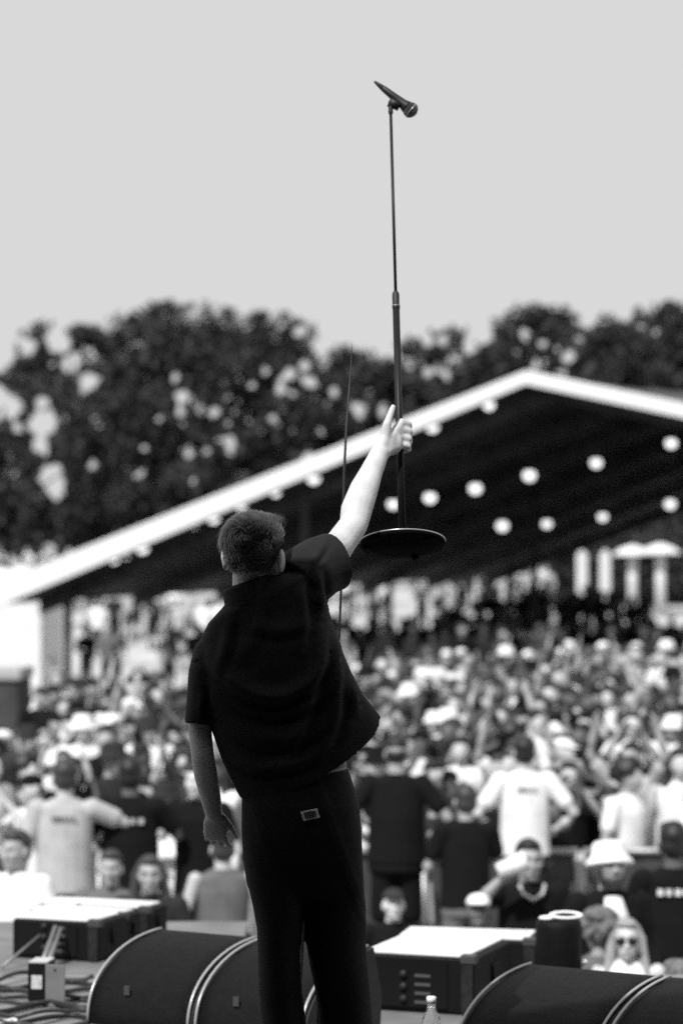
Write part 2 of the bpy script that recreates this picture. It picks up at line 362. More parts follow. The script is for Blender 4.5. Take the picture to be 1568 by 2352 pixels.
def build_tree(px, ytop, Y, wpx, label, seed, dens=1.0, holes=0):
    r = np.random.default_rng(seed); s = F / Y
    base = P(px, 1340, Y); z0 = gz(base.x, Y); top = P(px, ytop, Y).z; hw = wpx / s / 2; H = top - z0
    t = tag(empty('broadleaf_tree', (base.x, Y, z0)), label, 'tree', 'trees behind the pavilion')
    tm = mat('bark', 0.03, 0.9, 0.1, .4, 6, .5, 20)
    g = Geo(); g.tube([(0, 0, -.2), (.05, 0, H * .2), (-.1, .1, H * .5), (.05, 0, H * .85)], [.32, .24, .15, .04], 10)
    for k in range(7):
        a = r.uniform(0, 6.28); h = H * r.uniform(.2, .6); q = Vector((math.cos(a), math.sin(a), 0)) * hw * .7
        g.tube([(0, 0, h), q * .5 + Vector((0, 0, h + H * .12)), q + Vector((0, 0, h + H * .22))], [.12, .07, .02], 7)
    obj('trunk', g, tm, t, True)
    # clumps of leaves filling the crown
    nc = int(200 * dens * (hw * H) / 30); cen = []
    for k in range(nc):
        while True:
            q = r.uniform(-1, 1, 3)
            if abs(q[0]) ** 2.6 + q[1] ** 2 + max(q[2], 0) ** 2.8 < 1: break
        zc = H * .52 + q[2] * H * .46
        rad = r.uniform(.4, .95) * min(1.2, max(.9, hw / 3))
        k2 = 1 - rad / hw * .5
        cen.append((q[0] * hw * k2, q[1] * hw * .42, min(zc, H - rad * .55), rad))
    cen = np.array(cen); per = 120
    c = np.repeat(cen, per, 0); nl = len(c)
    d = r.normal(size=(nl, 3)); d /= np.linalg.norm(d, axis=1)[:, None]
    pos = c[:, :3] + d * (c[:, 3:4] * r.uniform(.35, 1.08, (nl, 1)) * np.array([1, 1, .8]))
    wp = pos + np.array([base.x, Y, z0]); keep = np.ones(nl, bool)
    for gx, gz_, gr, sx, sz in GAPS:
        dd = (wp[:, 0] / wp[:, 1] * 96 - gx - sx * (wp[:, 1] - 96)) ** 2 + ((wp[:, 2] - CAMZ) / wp[:, 1] * 96 + CAMZ - gz_ - sz * (wp[:, 1] - 96)) ** 2
        keep &= dd > (gr * (.75 + .5 * r.random(nl))) ** 2
    pos = pos[keep]; nl = len(pos)
    a = r.normal(size=(nl, 3)); a /= np.linalg.norm(a, axis=1)[:, None]
    b = np.cross(a, r.normal(size=(nl, 3))); b /= np.linalg.norm(b, axis=1)[:, None]
    ls = r.uniform(.10, .21, (nl, 1))
    v = np.stack([pos - a * ls, pos + b * ls * .6, pos + a * ls, pos - b * ls * .6], 1).reshape(-1, 3)
    me = bpy.data.meshes.new('crown'); me.vertices.add(nl * 4); me.vertices.foreach_set('co', v.ravel())
    me.loops.add(nl * 4); me.loops.foreach_set('vertex_index', np.arange(nl * 4)); me.polygons.add(nl)
    me.polygons.foreach_set('loop_start', np.arange(nl) * 4); me.update(calc_edges=True)
    link('crown', me, mat('leaf', 0.045, 0.75, 0.12, .5, .8), t)
TR = [(5, 862, 92, 400, 1.05, 9, 'sparse tree at the left edge with wide sky gaps'), (160, 735, 98, 320, 1.0, 10, 'tree with ragged crown second from the left edge'),
      (390, 703, 94, 400, 1.1, 7, 'tallest rounded tree left of the singer'), (590, 710, 97, 350, 1.1, 12, 'rounded tree right behind the raised arm and cable'),
      (775, 792, 100, 340, 1.2, 8, 'lower tree between the cable and the microphone stand'), (930, 782, 99, 320, 1.2, 3, 'low tree just right of the microphone stand'),
      (1075, 738, 95, 310, 1.1, 6, 'tree with spiky top above the left half of the gable'), (1240, 703, 97, 330, 1.1, 4, 'tree directly above the pavilion ridge'),
      (1400, 720, 94, 330, 1.1, 4, 'dense tree above the right rake of the gable'), (1560, 685, 96, 360, 1.2, 3, 'tallest tree at the right edge')]
TR += [(1345, 1232, 82.5, 240, 2.2, 0, 'low dark bushy tree behind the white upright banners'), (1500, 1215, 83, 280, 2.2, 0, 'low dark bushy tree behind the white umbrellas')]
for i, (px, yt, Y, w, dn, ho, lab) in enumerate(TR): build_tree(px, yt, Y, w, lab, 100 + i, dn, ho)

# ------------------------------------------------------------------ people
def head_geo(g, c, M, s=1.0, ears=True):
    c = Vector(c)
    def e(p, r): g.ell(c + M @ (Vector(p) * s), tuple(q * s for q in r), M, 18, 12)
    e((0, -.015, .032), (.074, .094, .084)); e((0, .03, -.02), (.066, .066, .085)); e((0, .035, -.062), (.054, .056, .05))
    e((0, .072, -.098), (.022, .02, .018)); e((0, .088, .03), (.045, .018, .012))
    for sx in (-1, 1):
        e((sx * .038, .07, -.022), (.024, .026, .022))
        if ears: e((sx * .079, -.008, -.012), (.009, .021, .033)); e((sx * .083, -.016, -.002), (.006, .014, .024))
    g.tube([c + M @ (Vector((0, .088, .022)) * s), c + M @ (Vector((0, .106, -.014)) * s), c + M @ (Vector((0, .112, -.032)) * s), c + M @ (Vector((0, .09, -.04)) * s)], [.009 * s, .011 * s, .015 * s, .012 * s], 8)
    e((0, .091, -.064), (.022, .009, .006)); e((0, .089, -.074), (.019, .01, .007))

def hand_geo(g, w, d, n, th, s=1.0, curl=.35, spread=.12, thick=1.0):
    """w wrist, d towards the fingers, n out of the back of the hand, th towards the thumb side"""
    w = Vector(w); d = Vector(d).normalized(); n = Vector(n); n = (n - d * n.dot(d)).normalized(); t = n.cross(d)
    if t.dot(Vector(th)) < 0: t = -t
    g.tube([w - d * .02 * s, w + d * .012 * s, w + d * .045 * s, w + d * .085 * s, w + d * .1 * s], [(.028 * s, .02 * s), (.029 * s, .018 * s), (.039 * s, .016 * s), (.041 * s, .0135 * s), (.034 * s, .010 * s)], 14, hint=n)
    for k in range(4):
        off = (.03, .0105, -.0095, -.029)[k]; ln = (.073, .081, .075, .058)[k] * s
        p = w + d * (.09 - abs(off) * .12) * s + t * off * s; dd = (d + t * off / .03 * spread).normalized(); pts = [p - d * .02 * s, p]; a = 0
        for j in range(3):
            a += curl * (1 + .25 * k * .5) * (1.0, 1.25, .9)[j]
            q = dd * math.cos(a) - n * math.sin(a); p = p + q * ln * (.45, .31, .24)[j]; pts.append(p)
        r0 = (.0092, .0096, .0092, .0080)[k] * s * thick
        g.limb(pts, [r0, r0 * 1.05, r0, r0 * .95, r0 * .86], 10)
    b = w + d * .02 * s + t * .026 * s - n * .006 * s
    q1 = (d * .85 + t * .45 - n * .3).normalized(); q2 = (d * .92 + t * .25 - n * .35).normalized()
    g.limb([b, b + q1 * .042 * s, b + q1 * .042 * s + q2 * .034 * s, b + q1 * .042 * s + q2 * .06 * s], [.0155 * s, .0125 * s * thick, .0105 * s * thick, .008 * s * thick], 10)

POSES = {  # elbow and hand of the right arm, then the left arm, in a frame where the person faces +y
    'down': ((.27, -.02, 1.14), (.28, .08, .90), (-.27, -.02, 1.14), (-.28, .08, .90)),
    'both_up': ((.31, .10, 1.62), (.24, .14, 1.90), (-.31, .10, 1.62), (-.24, .14, 1.90)),
    'right_up': ((.30, .08, 1.64), (.27, .12, 1.92), (-.27, -.02, 1.14), (-.26, .12, .92)),
    'left_up': ((.27, -.02, 1.14), (.26, .12, .92), (-.30, .08, 1.64), (-.27, .12, 1.92)),
    'clap': ((.30, .10, 1.20), (.05, .33, 1.38), (-.30, .10, 1.20), (-.05, .33, 1.38)),
    'phone': ((.26, .16, 1.28), (.07, .34, 1.62), (-.26, .16, 1.28), (-.05, .33, 1.58)),
    'wide': ((.42, .05, 1.50), (.56, .10, 1.74), (-.42, .05, 1.50), (-.56, .10, 1.74)),
    'hips': ((.36, -.06, 1.16), (.20, .06, 1.0), (-.36, -.06, 1.16), (-.20, .06, 1.0)),
    'reach': ((.40, .05, 1.30), (.62, .12, 1.22), (-.27, -.02, 1.14), (-.28, .08, .90)),
    'drink': ((.34, .14, 1.36), (.17, .24, 1.56), (-.27, -.02, 1.14), (-.28, .08, .90)),
    'folded': ((.27, .05, 1.15), (-.05, .20, 1.13), (-.27, .05, 1.15), (.05, .22, 1.16)),
}
def person_meshes(pose, vox, wide=1.0, hair='short', shirt='tee', head_yaw=0.0, head_pitch=0.0, legs='trousers', dec=None, smooth=3):
    er, hr_, el_, hl = [Vector(p) for p in POSES[pose]]
    M = Matrix.Rotation(head_yaw, 3, 'Z') @ Matrix.Rotation(head_pitch, 3, 'X')
    hc = Vector((0, .02, 1.60))
    g = Geo(); head_geo(g, hc, M)
    g.tube([(0, -.02, 1.40), (0, -.005, 1.48), (0, .0, 1.56)], [(.065, .06), (.056, .056), (.055, .055)], 12)
    W_ = wide
    g.tube([(0, 0, .88), (0, 0, 1.0), (0, 0, 1.18), (0, 0, 1.34), (0, -.01, 1.43), (0, -.01, 1.47)], [(.14 * W_, .09 * W_), (.13 * W_, .085 * W_), (.135 * W_, .09 * W_), (.155, .095), (.13, .07), (.06, .05)], 14, hint=(0, 1, 0))
    for sx, ee, hh in ((1, er, hr_), (-1, el_, hl)):
        sh = Vector((sx * .185, -.01, 1.405)); d = (hh - ee).normalized()
        g.limb([sh, sh.lerp(ee, .5), ee, ee.lerp(hh, .35), hh - d * .08], [.050, .044, .039, .038, .026], 12)
        nn = Vector((sx * .6, -.8, .1)); nn = nn - d * nn.dot(d)
        hand_geo(g, hh - d * .08, d, nn, (-sx, .4, .4), .95, curl=.3 if vox < .015 else .15)
        hip = Vector((sx * .085, 0, .90)); kn = Vector((sx * .10, .03, .49)); an = Vector((sx * .11, -.02, .07))
        g.limb([hip, hip.lerp(kn, .5), kn, kn.lerp(an, .35), an], [.075, .068, .05, .05, .032], 12)
        g.limb([an, (sx * .12, .06, .045), (sx * .13, .15, .03)], [.035, .038, .028], 10)
    out = {'body': g.remesh('person_body', vox, smooth, dec)}
    g = Geo(); o = .02
    hem = .86 if shirt != 'tank' else .92
    g.tube([(0, 0, hem), (0, 0, 1.0), (0, 0, 1.18), (0, 0, 1.33), (0, -.01, 1.42), (0, -.012, 1.475)], [(.175 * W_, .125 * W_), (.165 * W_, .12 * W_), (.165 * W_, .12 * W_), (.185, .122), (.175, .095), (.075, .07)], 16, hint=(0, 1, 0))
    if shirt != 'tank':
        k = {'tee': .62, 'long': 1.0}[shirt]
        for sx, ee, hh in ((1, er, hr_), (-1, el_, hl)):
            sh = Vector((sx * .178, -.01, 1.40))
            if shirt == 'long': g.limb([sh, sh.lerp(ee, .5), ee, ee.lerp(hh, .7)], [.068, .06, .055, .042], 12)
            else: g.limb([sh, sh.lerp(ee, .35), sh.lerp(ee, k)], [.070, .066, .064], 12)
    out['shirt'] = g.remesh('shirt', max(vox, .01), smooth, dec)
    g = Geo()
    g.tube([(0, 0, .80), (0, 0, .9), (0, 0, 1.02)], [(.165 * W_, .12 * W_), (.165 * W_, .115 * W_), (.15 * W_, .105 * W_)], 16, hint=(0, 1, 0))
    for sx in (-1, 1):
        hip = Vector((sx * .085, 0, .88)); kn = Vector((sx * .10, .03, .49)); an = Vector((sx * .11, -.02, .07))
        if legs == 'shorts': g.limb([hip, hip.lerp(kn, .5), hip.lerp(kn, .95)], [.09, .088, .085], 12)
        else: g.limb([hip, hip.lerp(kn, .5), kn, kn.lerp(an, .5), an], [.09, .08, .066, .064, .058], 12)
    out['trousers'] = g.remesh('trousers', max(vox, .012), smooth, dec)
    g = Geo()
    def e(p, r): g.ell(hc + M @ Vector(p), r, M)
    if hair in ('short', 'long', 'curly', 'bun'):
        e((0, -.03, .048), (.082, .092, .086)); e((0, -.05, -.01), (.078, .066, .07)); e((0, .03, .095), (.062, .055, .03))
    if hair == 'long':
        for sx in (-1, 1): g.tube([hc + M @ Vector((sx * .05, -.02, .08)), hc + M @ Vector((sx * .088, -.02, 0)), hc + M @ Vector((sx * .10, -.01, -.12)), hc + M @ Vector((sx * .12, .02, -.26)), hc + M @ Vector((sx * .12, .03, -.34))], [.03, .032, .036, .034, .016], 10)
        g.tube([hc + M @ Vector((0, -.07, .06)), hc + M @ Vector((0, -.10, -.08)), hc + M @ Vector((0, -.10, -.3))], [(.07, .05), (.09, .05), (.08, .03)], 12)
    if hair == 'curly':
        r = random.Random(5)
        for _ in range(70):
            a = r.uniform(0, 6.28); b = r.uniform(-.3, 1.4); q = Vector((math.cos(a) * math.cos(b) * .11, math.sin(a) * math.cos(b) * .11 - .03, math.sin(b) * .11 + .03))
            if q.y > .06 and q.z < .07: continue
            rr = r.uniform(.022, .036); e(q, (rr, rr, rr))
    if hair == 'bun': e((0, -.08, .12), (.045, .045, .045))
    if hair == 'cap':
        e((0, -.012, .070), (.083, .100, .060)); e((0, -.055, .0), (.074, .058, .06))
        g.tube([hc + M @ Vector((0, .05, .058)), hc + M @ Vector((0, .12, .052)), hc + M @ Vector((0, .165, .040))], [(.078, .008), (.078, .007), (.05, .006)], 14, hint=M @ Vector((0, 0, 1)))
    if hair == 'bucket':
        g.tube([hc + M @ Vector((0, 0, .012)), hc + M @ Vector((0, 0, .052)), hc + M @ Vector((0, 0, .066)), hc + M @ Vector((0, -.005, .13)), hc + M @ Vector((0, -.005, .145))], [.142, .115, .10, .088, .065], 18)
    out['hair'] = g.remesh('hair', max(.008, vox * .8), 2, dec)
    return out

SK = [mat('skin_a', 0.48, 0.5, 0.4, .1, 12), mat('skin_b', 0.34, 0.5, 0.4, .1, 12), mat('skin_c', 0.10, 0.45, 0.4, .1, 12), mat('skin_d', 0.56, 0.5, 0.4, .08, 12)]
CL = {k: mat('cloth_' + k, v, 0.9, 0.15, .12, 9, .25, 90) for k, v in {'white': .78, 'pale': .42, 'grey': .13, 'dark': .025, 'black': .006}.items()}
HR = {'black hair': mat('hair_black', .012, .5, .4, .3, 60), 'dark hair': mat('hair_dark', .035, .5, .4, .3, 60), 'fair hair': mat('hair_fair', .30, .5, .4, .35, 60)}

def make_person(ms, loc, rz, sk, sh, tr, hr, label, group=None, sc=None, cat='person'):
    if sc is None: sc = LAST_H / 1.725
    o = link('person', ms['body'], sk, None, loc); o.rotation_euler = (0, 0, rz); o.scale = (sc, sc, sc)
    tag(o, label, cat, group)
    a = link('shirt', ms['shirt'], sh, o); link('trousers', ms['trousers'], tr, o); b = link('hat' if ms.get('hat') else 'hair', ms['hair'], hr, o)
    return o

def face_parts(o, hc=(0, .02, 1.60), glasses=False, mouth=.12, beard=False, M=None):
    M = M or Matrix.Identity(3); hc = Vector(hc)
    dk = mat('eye_dark', .03, .3, .5)
    if glasses:
        g = Geo()
        for sx in (-1, 1): g.tube([hc + M @ Vector((sx * .036, .088, .004)), hc + M @ Vector((sx * .036, .106, .002))], [(.031, .023), (.029, .021)], 14, hint=(0, 0, 1)); g.tube([hc + M @ Vector((sx * .064, .095, .01)), hc + M @ Vector((sx * .08, .0, .008))], .004, 6)
        g.tube([hc + M @ Vector((-.012, .108, .008)), hc + M @ Vector((.012, .108, .008))], .003, 6); obj('sunglasses', g, mat('glasses_black', .006, .55, .3), o, True)
    else:
        for sx in (-1, 1):
            g = Geo(); g.ell(hc + M @ Vector((sx * .034, .084, .006)), (.015, .008, .008), M); obj('eye', g, dk, o, True)
            g = Geo(); g.tube([hc + M @ Vector((sx * .016, .1, .028)), hc + M @ Vector((sx * .05, .09, .03))], .0045, 6); obj('eyebrow', g, mat('hair_dark', .035), o, True)
    g = Geo(); g.ell(hc + M @ Vector((0, .094, -.069)), (.024, .009, .009), M); obj('lips', g, mat('lips', mouth, .4, .4), o, True)
    if beard:
        g = Geo(); g.ell(hc + M @ Vector((0, .055, -.085)), (.052, .042, .045), M); g.ell(hc + M @ Vector((0, .098, -.052)), (.028, .012, .008), M)
        for sx in (-1, 1): g.ell(hc + M @ Vector((sx * .055, .02, -.055)), (.018, .035, .055), M)
        obj('beard', g, mat('hair_dark', .035), o, True)

def back_print(o, z, w, h, m, n=7, rows=1):
    r = random.Random(int(z * 1000)); k = 0
    for j in range(rows):
        for i in range(n):
            x0 = -w / 2 + w * i / n; x1 = x0 + w / n * r.uniform(.55, .85); g = Geo()
            zz = z - j * h * 1.6; y = -.121 - .012 * (1 - (abs(x0) / .1) ** 2 if abs(x0) < .1 else 0)
            g.box((x0, y - .006, zz), (x1, y, zz + h)); obj('print_stroke', g, m, o)

def ground_person(px, ytop, h=1.72, lift=0.0):
    """depth of someone of height h standing on the pit floor whose head top shows at row ytop"""
    global LAST_H
    LAST_H = h; zt = PIT + lift + h; Y = (CAMZ - zt) * F / (ytop - HOR); p = P(px, ytop, Y); return (p.x, Y, PIT + lift)

def build_people():
    V = .009; pi = math.pi
    def mk(pose, hair, shirt='tee', **k):
        m = person_meshes(pose, V, hair=hair, shirt=shirt, **k); m['hat'] = hair in ('cap', 'bucket'); return m
    # --- in the pit, facing the stage
    o = make_person(mk('down', 'long', 'tank', head_pitch=.06), ground_person(1438, 2106, 1.50), pi - .12, SK[3], CL['white'], CL['dark'], HR['fair hair'], 'fair long-haired person in sunglasses and white tank top right of the black drum'); face_parts(o, glasses=True, mouth=.2)
    o = make_person(mk('hips', 'cap', head_pitch=.22), ground_person(903, 2036, 1.42), pi + .1, SK[3], CL['black'], CL['dark'], mat('cap_dark', .03, .8, .2), 'pale-faced person in dark cap behind the right fill speaker'); face_parts(o, M=Matrix.Rotation(.22, 3, 'X'))
    o = make_person(mk('down', 'cap', head_pitch=.22), ground_person(1098, 2048, 1.50), pi - .05, SK[2], CL['black'], CL['dark'], CL['white'], 'person in white cap behind the right fill speaker'); face_parts(o, mouth=.05, M=Matrix.Rotation(.22, 3, 'X'))
    o = make_person(mk('drink', 'short', wide=1.15), ground_person(1213, 1925, 1.74), pi + .12, SK[1], CL['black'], CL['dark'], HR['black hair'], 'broad person in black shirt with chain necklace drinking from white cup'); face_parts(o)
    g = Geo(); g.tube([(-.075, .10, 1.47), (-.06, .13, 1.42), (0, .15, 1.385), (.06, .13, 1.42), (.075, .10, 1.47)], .011, 8); obj('necklace', g, mat('silver', .7, .3, .5, metal=.5), o, True)
    p = Matrix.Translation(o.location) @ o.rotation_euler.to_matrix().to_4x4() @ (Vector((.19, .29, 1.60)) * o.scale[0]); cup = tag(empty('drinking_cup', p), 'large white cup raised by the person with the chain necklace', 'cup')
    g = Geo(); g.tube([(-.05, 0, -.03), (.06, 0, .01), (.11, 0, .03), (.115, 0, .031)], [.045, .056, .062, .05], 18); obj('cup_body', g, mat('cup_white', .8, .5, .3), cup, True)
    g = Geo(); g.tube([(.113, 0, .031), (.122, 0, .035)], [.065, .062], 18); obj('cup_lid', g, mat('cup_lid', .75, .4, .3), cup, True)
    o = make_person(mk('down', 'bucket', 'long', head_pitch=.22), ground_person(1396, 1936, 1.78), pi + .25, SK[1], CL['black'], CL['dark'], CL['white'], 'bearded person in white bucket hat and open black jacket'); face_parts(o, beard=True, M=Matrix.Rotation(.22, 3, 'X'))
    g = Geo(); g.tube([(0, .10, .9), (0, .112, 1.15), (0, .112, 1.34), (0, .07, 1.44)], [(.07, .03), (.07, .03), (.075, .03), (.05, .02)], 12, hint=(0, 1, 0)); obj('undershirt', g, CL['white'], o, True)
    make_person(mk('down', 'curly'), ground_person(1375, 2092, 1.52), .2, SK[1], CL['grey'], CL['dark'], mat('hair_mid', .12, .6, .3, .6, 40), 'curly-haired person seen from behind beside the black drum', None)
    o = make_person(mk('folded', 'short', wide=1.2), ground_person(1545, 1885, 1.85), .1, SK[2], CL['black'], CL['dark'], HR['black hair'], 'big person in black shirt with white back print at the right edge'); back_print(o, 1.33, .24, .035, CL['white'], 5)
    make_person(mk('down', 'short'), ground_person(1560, 2200, 1.6), .3, SK[1], CL['dark'], CL['dark'], mat('hair_mid', .12), 'person with short fair-grey hair low at the right edge')
    o = make_person(mk('down', 'long', head_yaw=.1), ground_person(345, 1962, 1.62), pi, SK[1], CL['dark'], CL['dark'], HR['dark hair'], 'dark-haired person facing the stage above the left fill speaker'); face_parts(o)
    make_person(mk('reach', 'short', wide=1.05), ground_person(40, 1905, 1.75), pi - .5, SK[1], CL['white'], CL['pale'], HR['dark hair'], 'person in white shirt and pale trousers leaning at the left edge')
    # --- on the step of the barrier, backs to the stage
    lift = .35
    o = make_person(mk('hips', 'short', wide=1.1), ground_person(1203, 1690, 1.78, lift), .1, SK[0], CL['white'], CL['dark'], HR['black hair'], 'security worker in white shirt with dark back print, right of the singer'); back_print(o, 1.34, .15, .022, CL['dark'], 6)
    o = make_person(mk('reach', 'short', wide=1.1), ground_person(150, 1742, 1.76, lift), .05, SK[0], CL['pale'], CL['black'], HR['dark hair'], 'security worker in pale shirt with dark back print, far left'); back_print(o, 1.34, .16, .022, CL['dark'], 6)
    o = make_person(mk('clap', 'short', wide=1.15), ground_person(300, 1738, 1.76, lift), -.1, SK[2], CL['black'], CL['black'], HR['black hair'], 'security worker in black shirt with white back print, left of the singer'); back_print(o, 1.30, .26, .035, CL['pale'], 5)
    make_person(mk('hips', 'cap', wide=1.2, legs='shorts'), ground_person(910, 1690, 1.82, lift), -.05, SK[1], CL['black'], CL['black'], HR['black hair'], 'large person in black shirt and shorts standing right behind the singer')
    make_person(mk('folded', 'short', wide=1.1), ground_person(1068, 1800, 1.74, .1), .3, SK[1], CL['black'], CL['grey'], HR['dark hair'], 'person in black shirt with folded arms between the shorts wearer and white shirt')
    make_person(mk('reach', 'short'), ground_person(455, 1752, 1.7, lift), pi - .3, SK[3], CL['black'], CL['dark'], HR['black hair'], "person reaching a pale arm out beside the singer's lowered hand")
    make_person(mk('down', 'bun', 'tank'), ground_person(512, 1905, 1.68), .2, SK[0], CL['grey'], CL['pale'], HR['dark hair'], "person in grey top and pale trousers below the singer's lowered hand")
    make_person(mk('down', 'short'), ground_person(255, 1950, 1.6), pi, SK[1], CL['grey'], CL['dark'], HR['dark hair'], 'slim person in dark clothes above the left fill speaker')
    # --- packed crowd behind the barrier
    kinds = []
    CV = .020
    for pose, hair, shirt in (('both_up', 'short', 'tee'), ('right_up', 'cap', 'tee'), ('left_up', 'long', 'tank'), ('clap', 'short', 'tee'), ('phone', 'long', 'tee'), ('down', 'short', 'tee'), ('down', 'cap', 'tee'), ('wide', 'short', 'tank'), ('both_up', 'long', 'tee'), ('folded', 'bucket', 'long'), ('down', 'curly', 'tee'), ('phone', 'cap', 'tank')):
        m = person_meshes(pose, CV, hair=hair, shirt=shirt, dec=.6); m['hat'] = hair in ('cap', 'bucket'); kinds.append((pose, hair, shirt, m))
    PT = {'both_up': 'both arms raised', 'right_up': 'one arm raised', 'left_up': 'one arm raised', 'clap': 'hands clapping', 'phone': 'hands at face', 'down': 'arms down', 'wide': 'arms spread wide', 'folded': 'arms folded'}
    pos = []
    y = 19.3
    while y < 37:
        hw = .150 * y + .5; x = -hw + random.uniform(0, .6)
        while x < hw:
            pos.append((x + random.uniform(-.14, .14), y + random.uniform(-.4, .4))); x += random.uniform(.38, .60)
        y += .60
    far = []
    cnt = 0
    for (x, y) in pos:
        if y > 29.5 and x / y < -.03: continue
        k = random.choices(range(12), [4, 5, 4, 9, 9, 14, 12, 3, 4, 9, 13, 8])[0]; sh = random.choices(['white', 'pale', 'grey', 'dark', 'black'], [32, 4, 4, 20, 40])[0]
        sc = random.uniform(.87, 1.10); rz = pi + random.uniform(-.9, .9); sk = random.choices([0, 1, 2, 3], [36, 22, 24, 18])[0]
        hk = random.choices(list(HR), [55, 35, 10])[0]; z = gz(x, y)
        # hidden behind the singer's body: nothing of them shows
        u = x / y * F + 784
        if u < 80 and y > 23: continue
        if cnt < 275:
            if 560 < u < 720 and y < 30: continue
            pose, hair, shirt, m = kinds[k]
            hm = HR[hk] if not m['hat'] else random.choice([CL['white'], CL['dark'], CL['dark'], CL['black']])
            hd = {'short': 'short ' + hk, 'long': 'long ' + hk, 'curly': 'curly ' + hk, 'cap': 'a cap', 'bucket': 'a bucket hat'}[hair]
            side = ['left edge', 'far left', 'just left of singer', 'behind singer', 'just right of singer', 'below mic-stand base', 'right of centre', 'far right', 'right edge'][int(np.searchsorted([110, 280, 430, 700, 860, 1030, 1210, 1400], u))]
            make_person(m, (x, y, z), rz, SK[sk], CL[sh], CL[random.choice(['dark', 'black', 'grey', 'pale'])], hm, f'{"front-row" if y < 21 else "second-rank" if y < 23.5 else "mid-crowd" if y < 26.5 else "back-row"} fan in {sh} {"vest" if shirt == "tank" else "shirt"} with {hd}, {PT[pose]}, {side}', 'packed crowd behind the barrier', sc); cnt += 1
        else: far.append((k, x, y, z, rz, sc, sk, sh, hk, kinds[k][3]['hat']))
    # --- the pavilion and slope crowd joins the far mass
    L, A, e, ax, wl, n = PAV
    for _ in range(300):
        q = A + e * random.uniform(-wl + 1, 14) + ax * random.uniform(.5, n)
        sh = random.choices(['white', 'grey', 'dark', 'black'], [10, 15, 35, 40])[0]  # darker clothes and skin stand in for the shade under the roof
        far.append((random.choice([3, 5, 6, 9, 10]), q.x, q.y, gz(q.x, q.y), pi + random.uniform(-.8, .8), random.uniform(.95, 1.05), random.choice([1, 2, 2]), sh, 'dark hair', False))
    for _ in range(110):
        y = random.uniform(70, 90); x = random.uniform(-.15 * y, .085 * y)
        far.append((random.choice([3, 5, 6, 9, 10]), x, y, gz(x, y), pi + random.uniform(-.8, .8), 1.0, random.choice([0, 3]), random.choice(['white', 'white', 'pale', 'dark']), 'dark hair', False))
    low = []
    for pose, hair, shirt, m in kinds:
        d = person_meshes(pose, .035, hair=hair, shirt=shirt, dec=.5, smooth=1); parts = []
        for nm in ('body', 'shirt', 'trousers', 'hair'):
            me = d[nm]; me.calc_loop_triangles(); v = np.zeros(len(me.vertices) * 3); me.vertices.foreach_get('co', v); t = np.zeros(len(me.loop_triangles) * 3, int); me.loop_triangles.foreach_get('vertices', t)
            parts.append((v.reshape(-1, 3), t.reshape(-1, 3)))
        low.append(parts)
    mats = SK + [CL[k] for k in ('white', 'pale', 'grey', 'dark', 'black')] + [HR[k] for k in HR]
    VV, TT, MI = [], [], []; off = 0; cn = ['white', 'pale', 'grey', 'dark', 'black']; hn = list(HR)
    for (k, x, y, z, rz, sc, sk, sh, hk, hat) in far:
        c, s = math.cos(rz), math.sin(rz); Rm = np.array([[c, -s, 0], [s, c, 0], [0, 0, 1]]) * sc
        for q, (v, t) in enumerate(low[k]):
            VV.append(v @ Rm.T + np.array([x, y, z])); TT.append(t + off); off += len(v)
            mi = sk if q == 0 else 4 + cn.index(sh) if q == 1 else 4 + (3 if sh != 'dark' else 4) if q == 2 else (4 if hat and sh != 'white' else 9 + hn.index(hk))
            MI.append(np.full(len(t), mi))
    VV = np.concatenate(VV); TT = np.concatenate(TT); MI = np.concatenate(MI)
    me = bpy.data.meshes.new('distant_crowd'); me.vertices.add(len(VV)); me.vertices.foreach_set('co', VV.ravel()); me.loops.add(len(TT) * 3); me.loops.foreach_set('vertex_index', TT.ravel())
    me.polygons.add(len(TT)); me.polygons.foreach_set('loop_start', np.arange(len(TT)) * 3)
    for m in mats: me.materials.append(m)
    me.polygons.foreach_set('material_index', MI); me.polygons.foreach_set('use_smooth', [True] * len(TT)); me.update(calc_edges=True)
    o = bpy.data.objects.new('distant_crowd', me); COL.objects.link(o); o['kind'] = 'stuff'; o['label'] = 'mass of blurred people at the back of the lawn and under the pavilion'; o['category'] = 'crowd'
build_people()

def build_barrier():
    st = mat('galvanised', .35, .45, .5, .2, 8, metal=.5); Yb = 18.9
    for i in range(-3, 4):
        b = tag(empty('crowd_barrier', (i * 1.24, Yb, PIT)), ['leftmost', 'second from left', 'third from left', 'middle', 'third from right', 'second from right', 'rightmost'][i + 3] + ' grey steel crowd barrier section before the packed crowd', 'barrier', 'crowd barrier sections')
        g = Geo(); g.tube([(-.6, 0, 1.2), (.6, 0, 1.2)], .028, 10); g.tube([(-.6, 0, .1), (.6, 0, .1)], .025, 10); obj('rail', g, st, b, True)
        for sx in (-1, 1): g = Geo(); g.tube([(sx * .6, 0, 0), (sx * .6, 0, 1.2)], .028, 10); obj('upright', g, st, b, True)
        g = Geo(); g.box((-.57, .02, .13), (.57, .035, 1.17)); obj('panel', g, mat('barrier_panel', .05, .5, .4, .3, 5), b)
        for sx in (-1, 1): g = Geo(); g.tube([(sx * .55, -.02, .95), (sx * .55, -1.1, .02)], .02, 8); obj('brace', g, st, b, True)
        g = Geo(); g.box((-.6, -1.75, .02), (.6, -.06, .35)); g2 = obj('step', g, mat('step_black', .04, .8, .2), b, bevel=.01)
build_barrier()

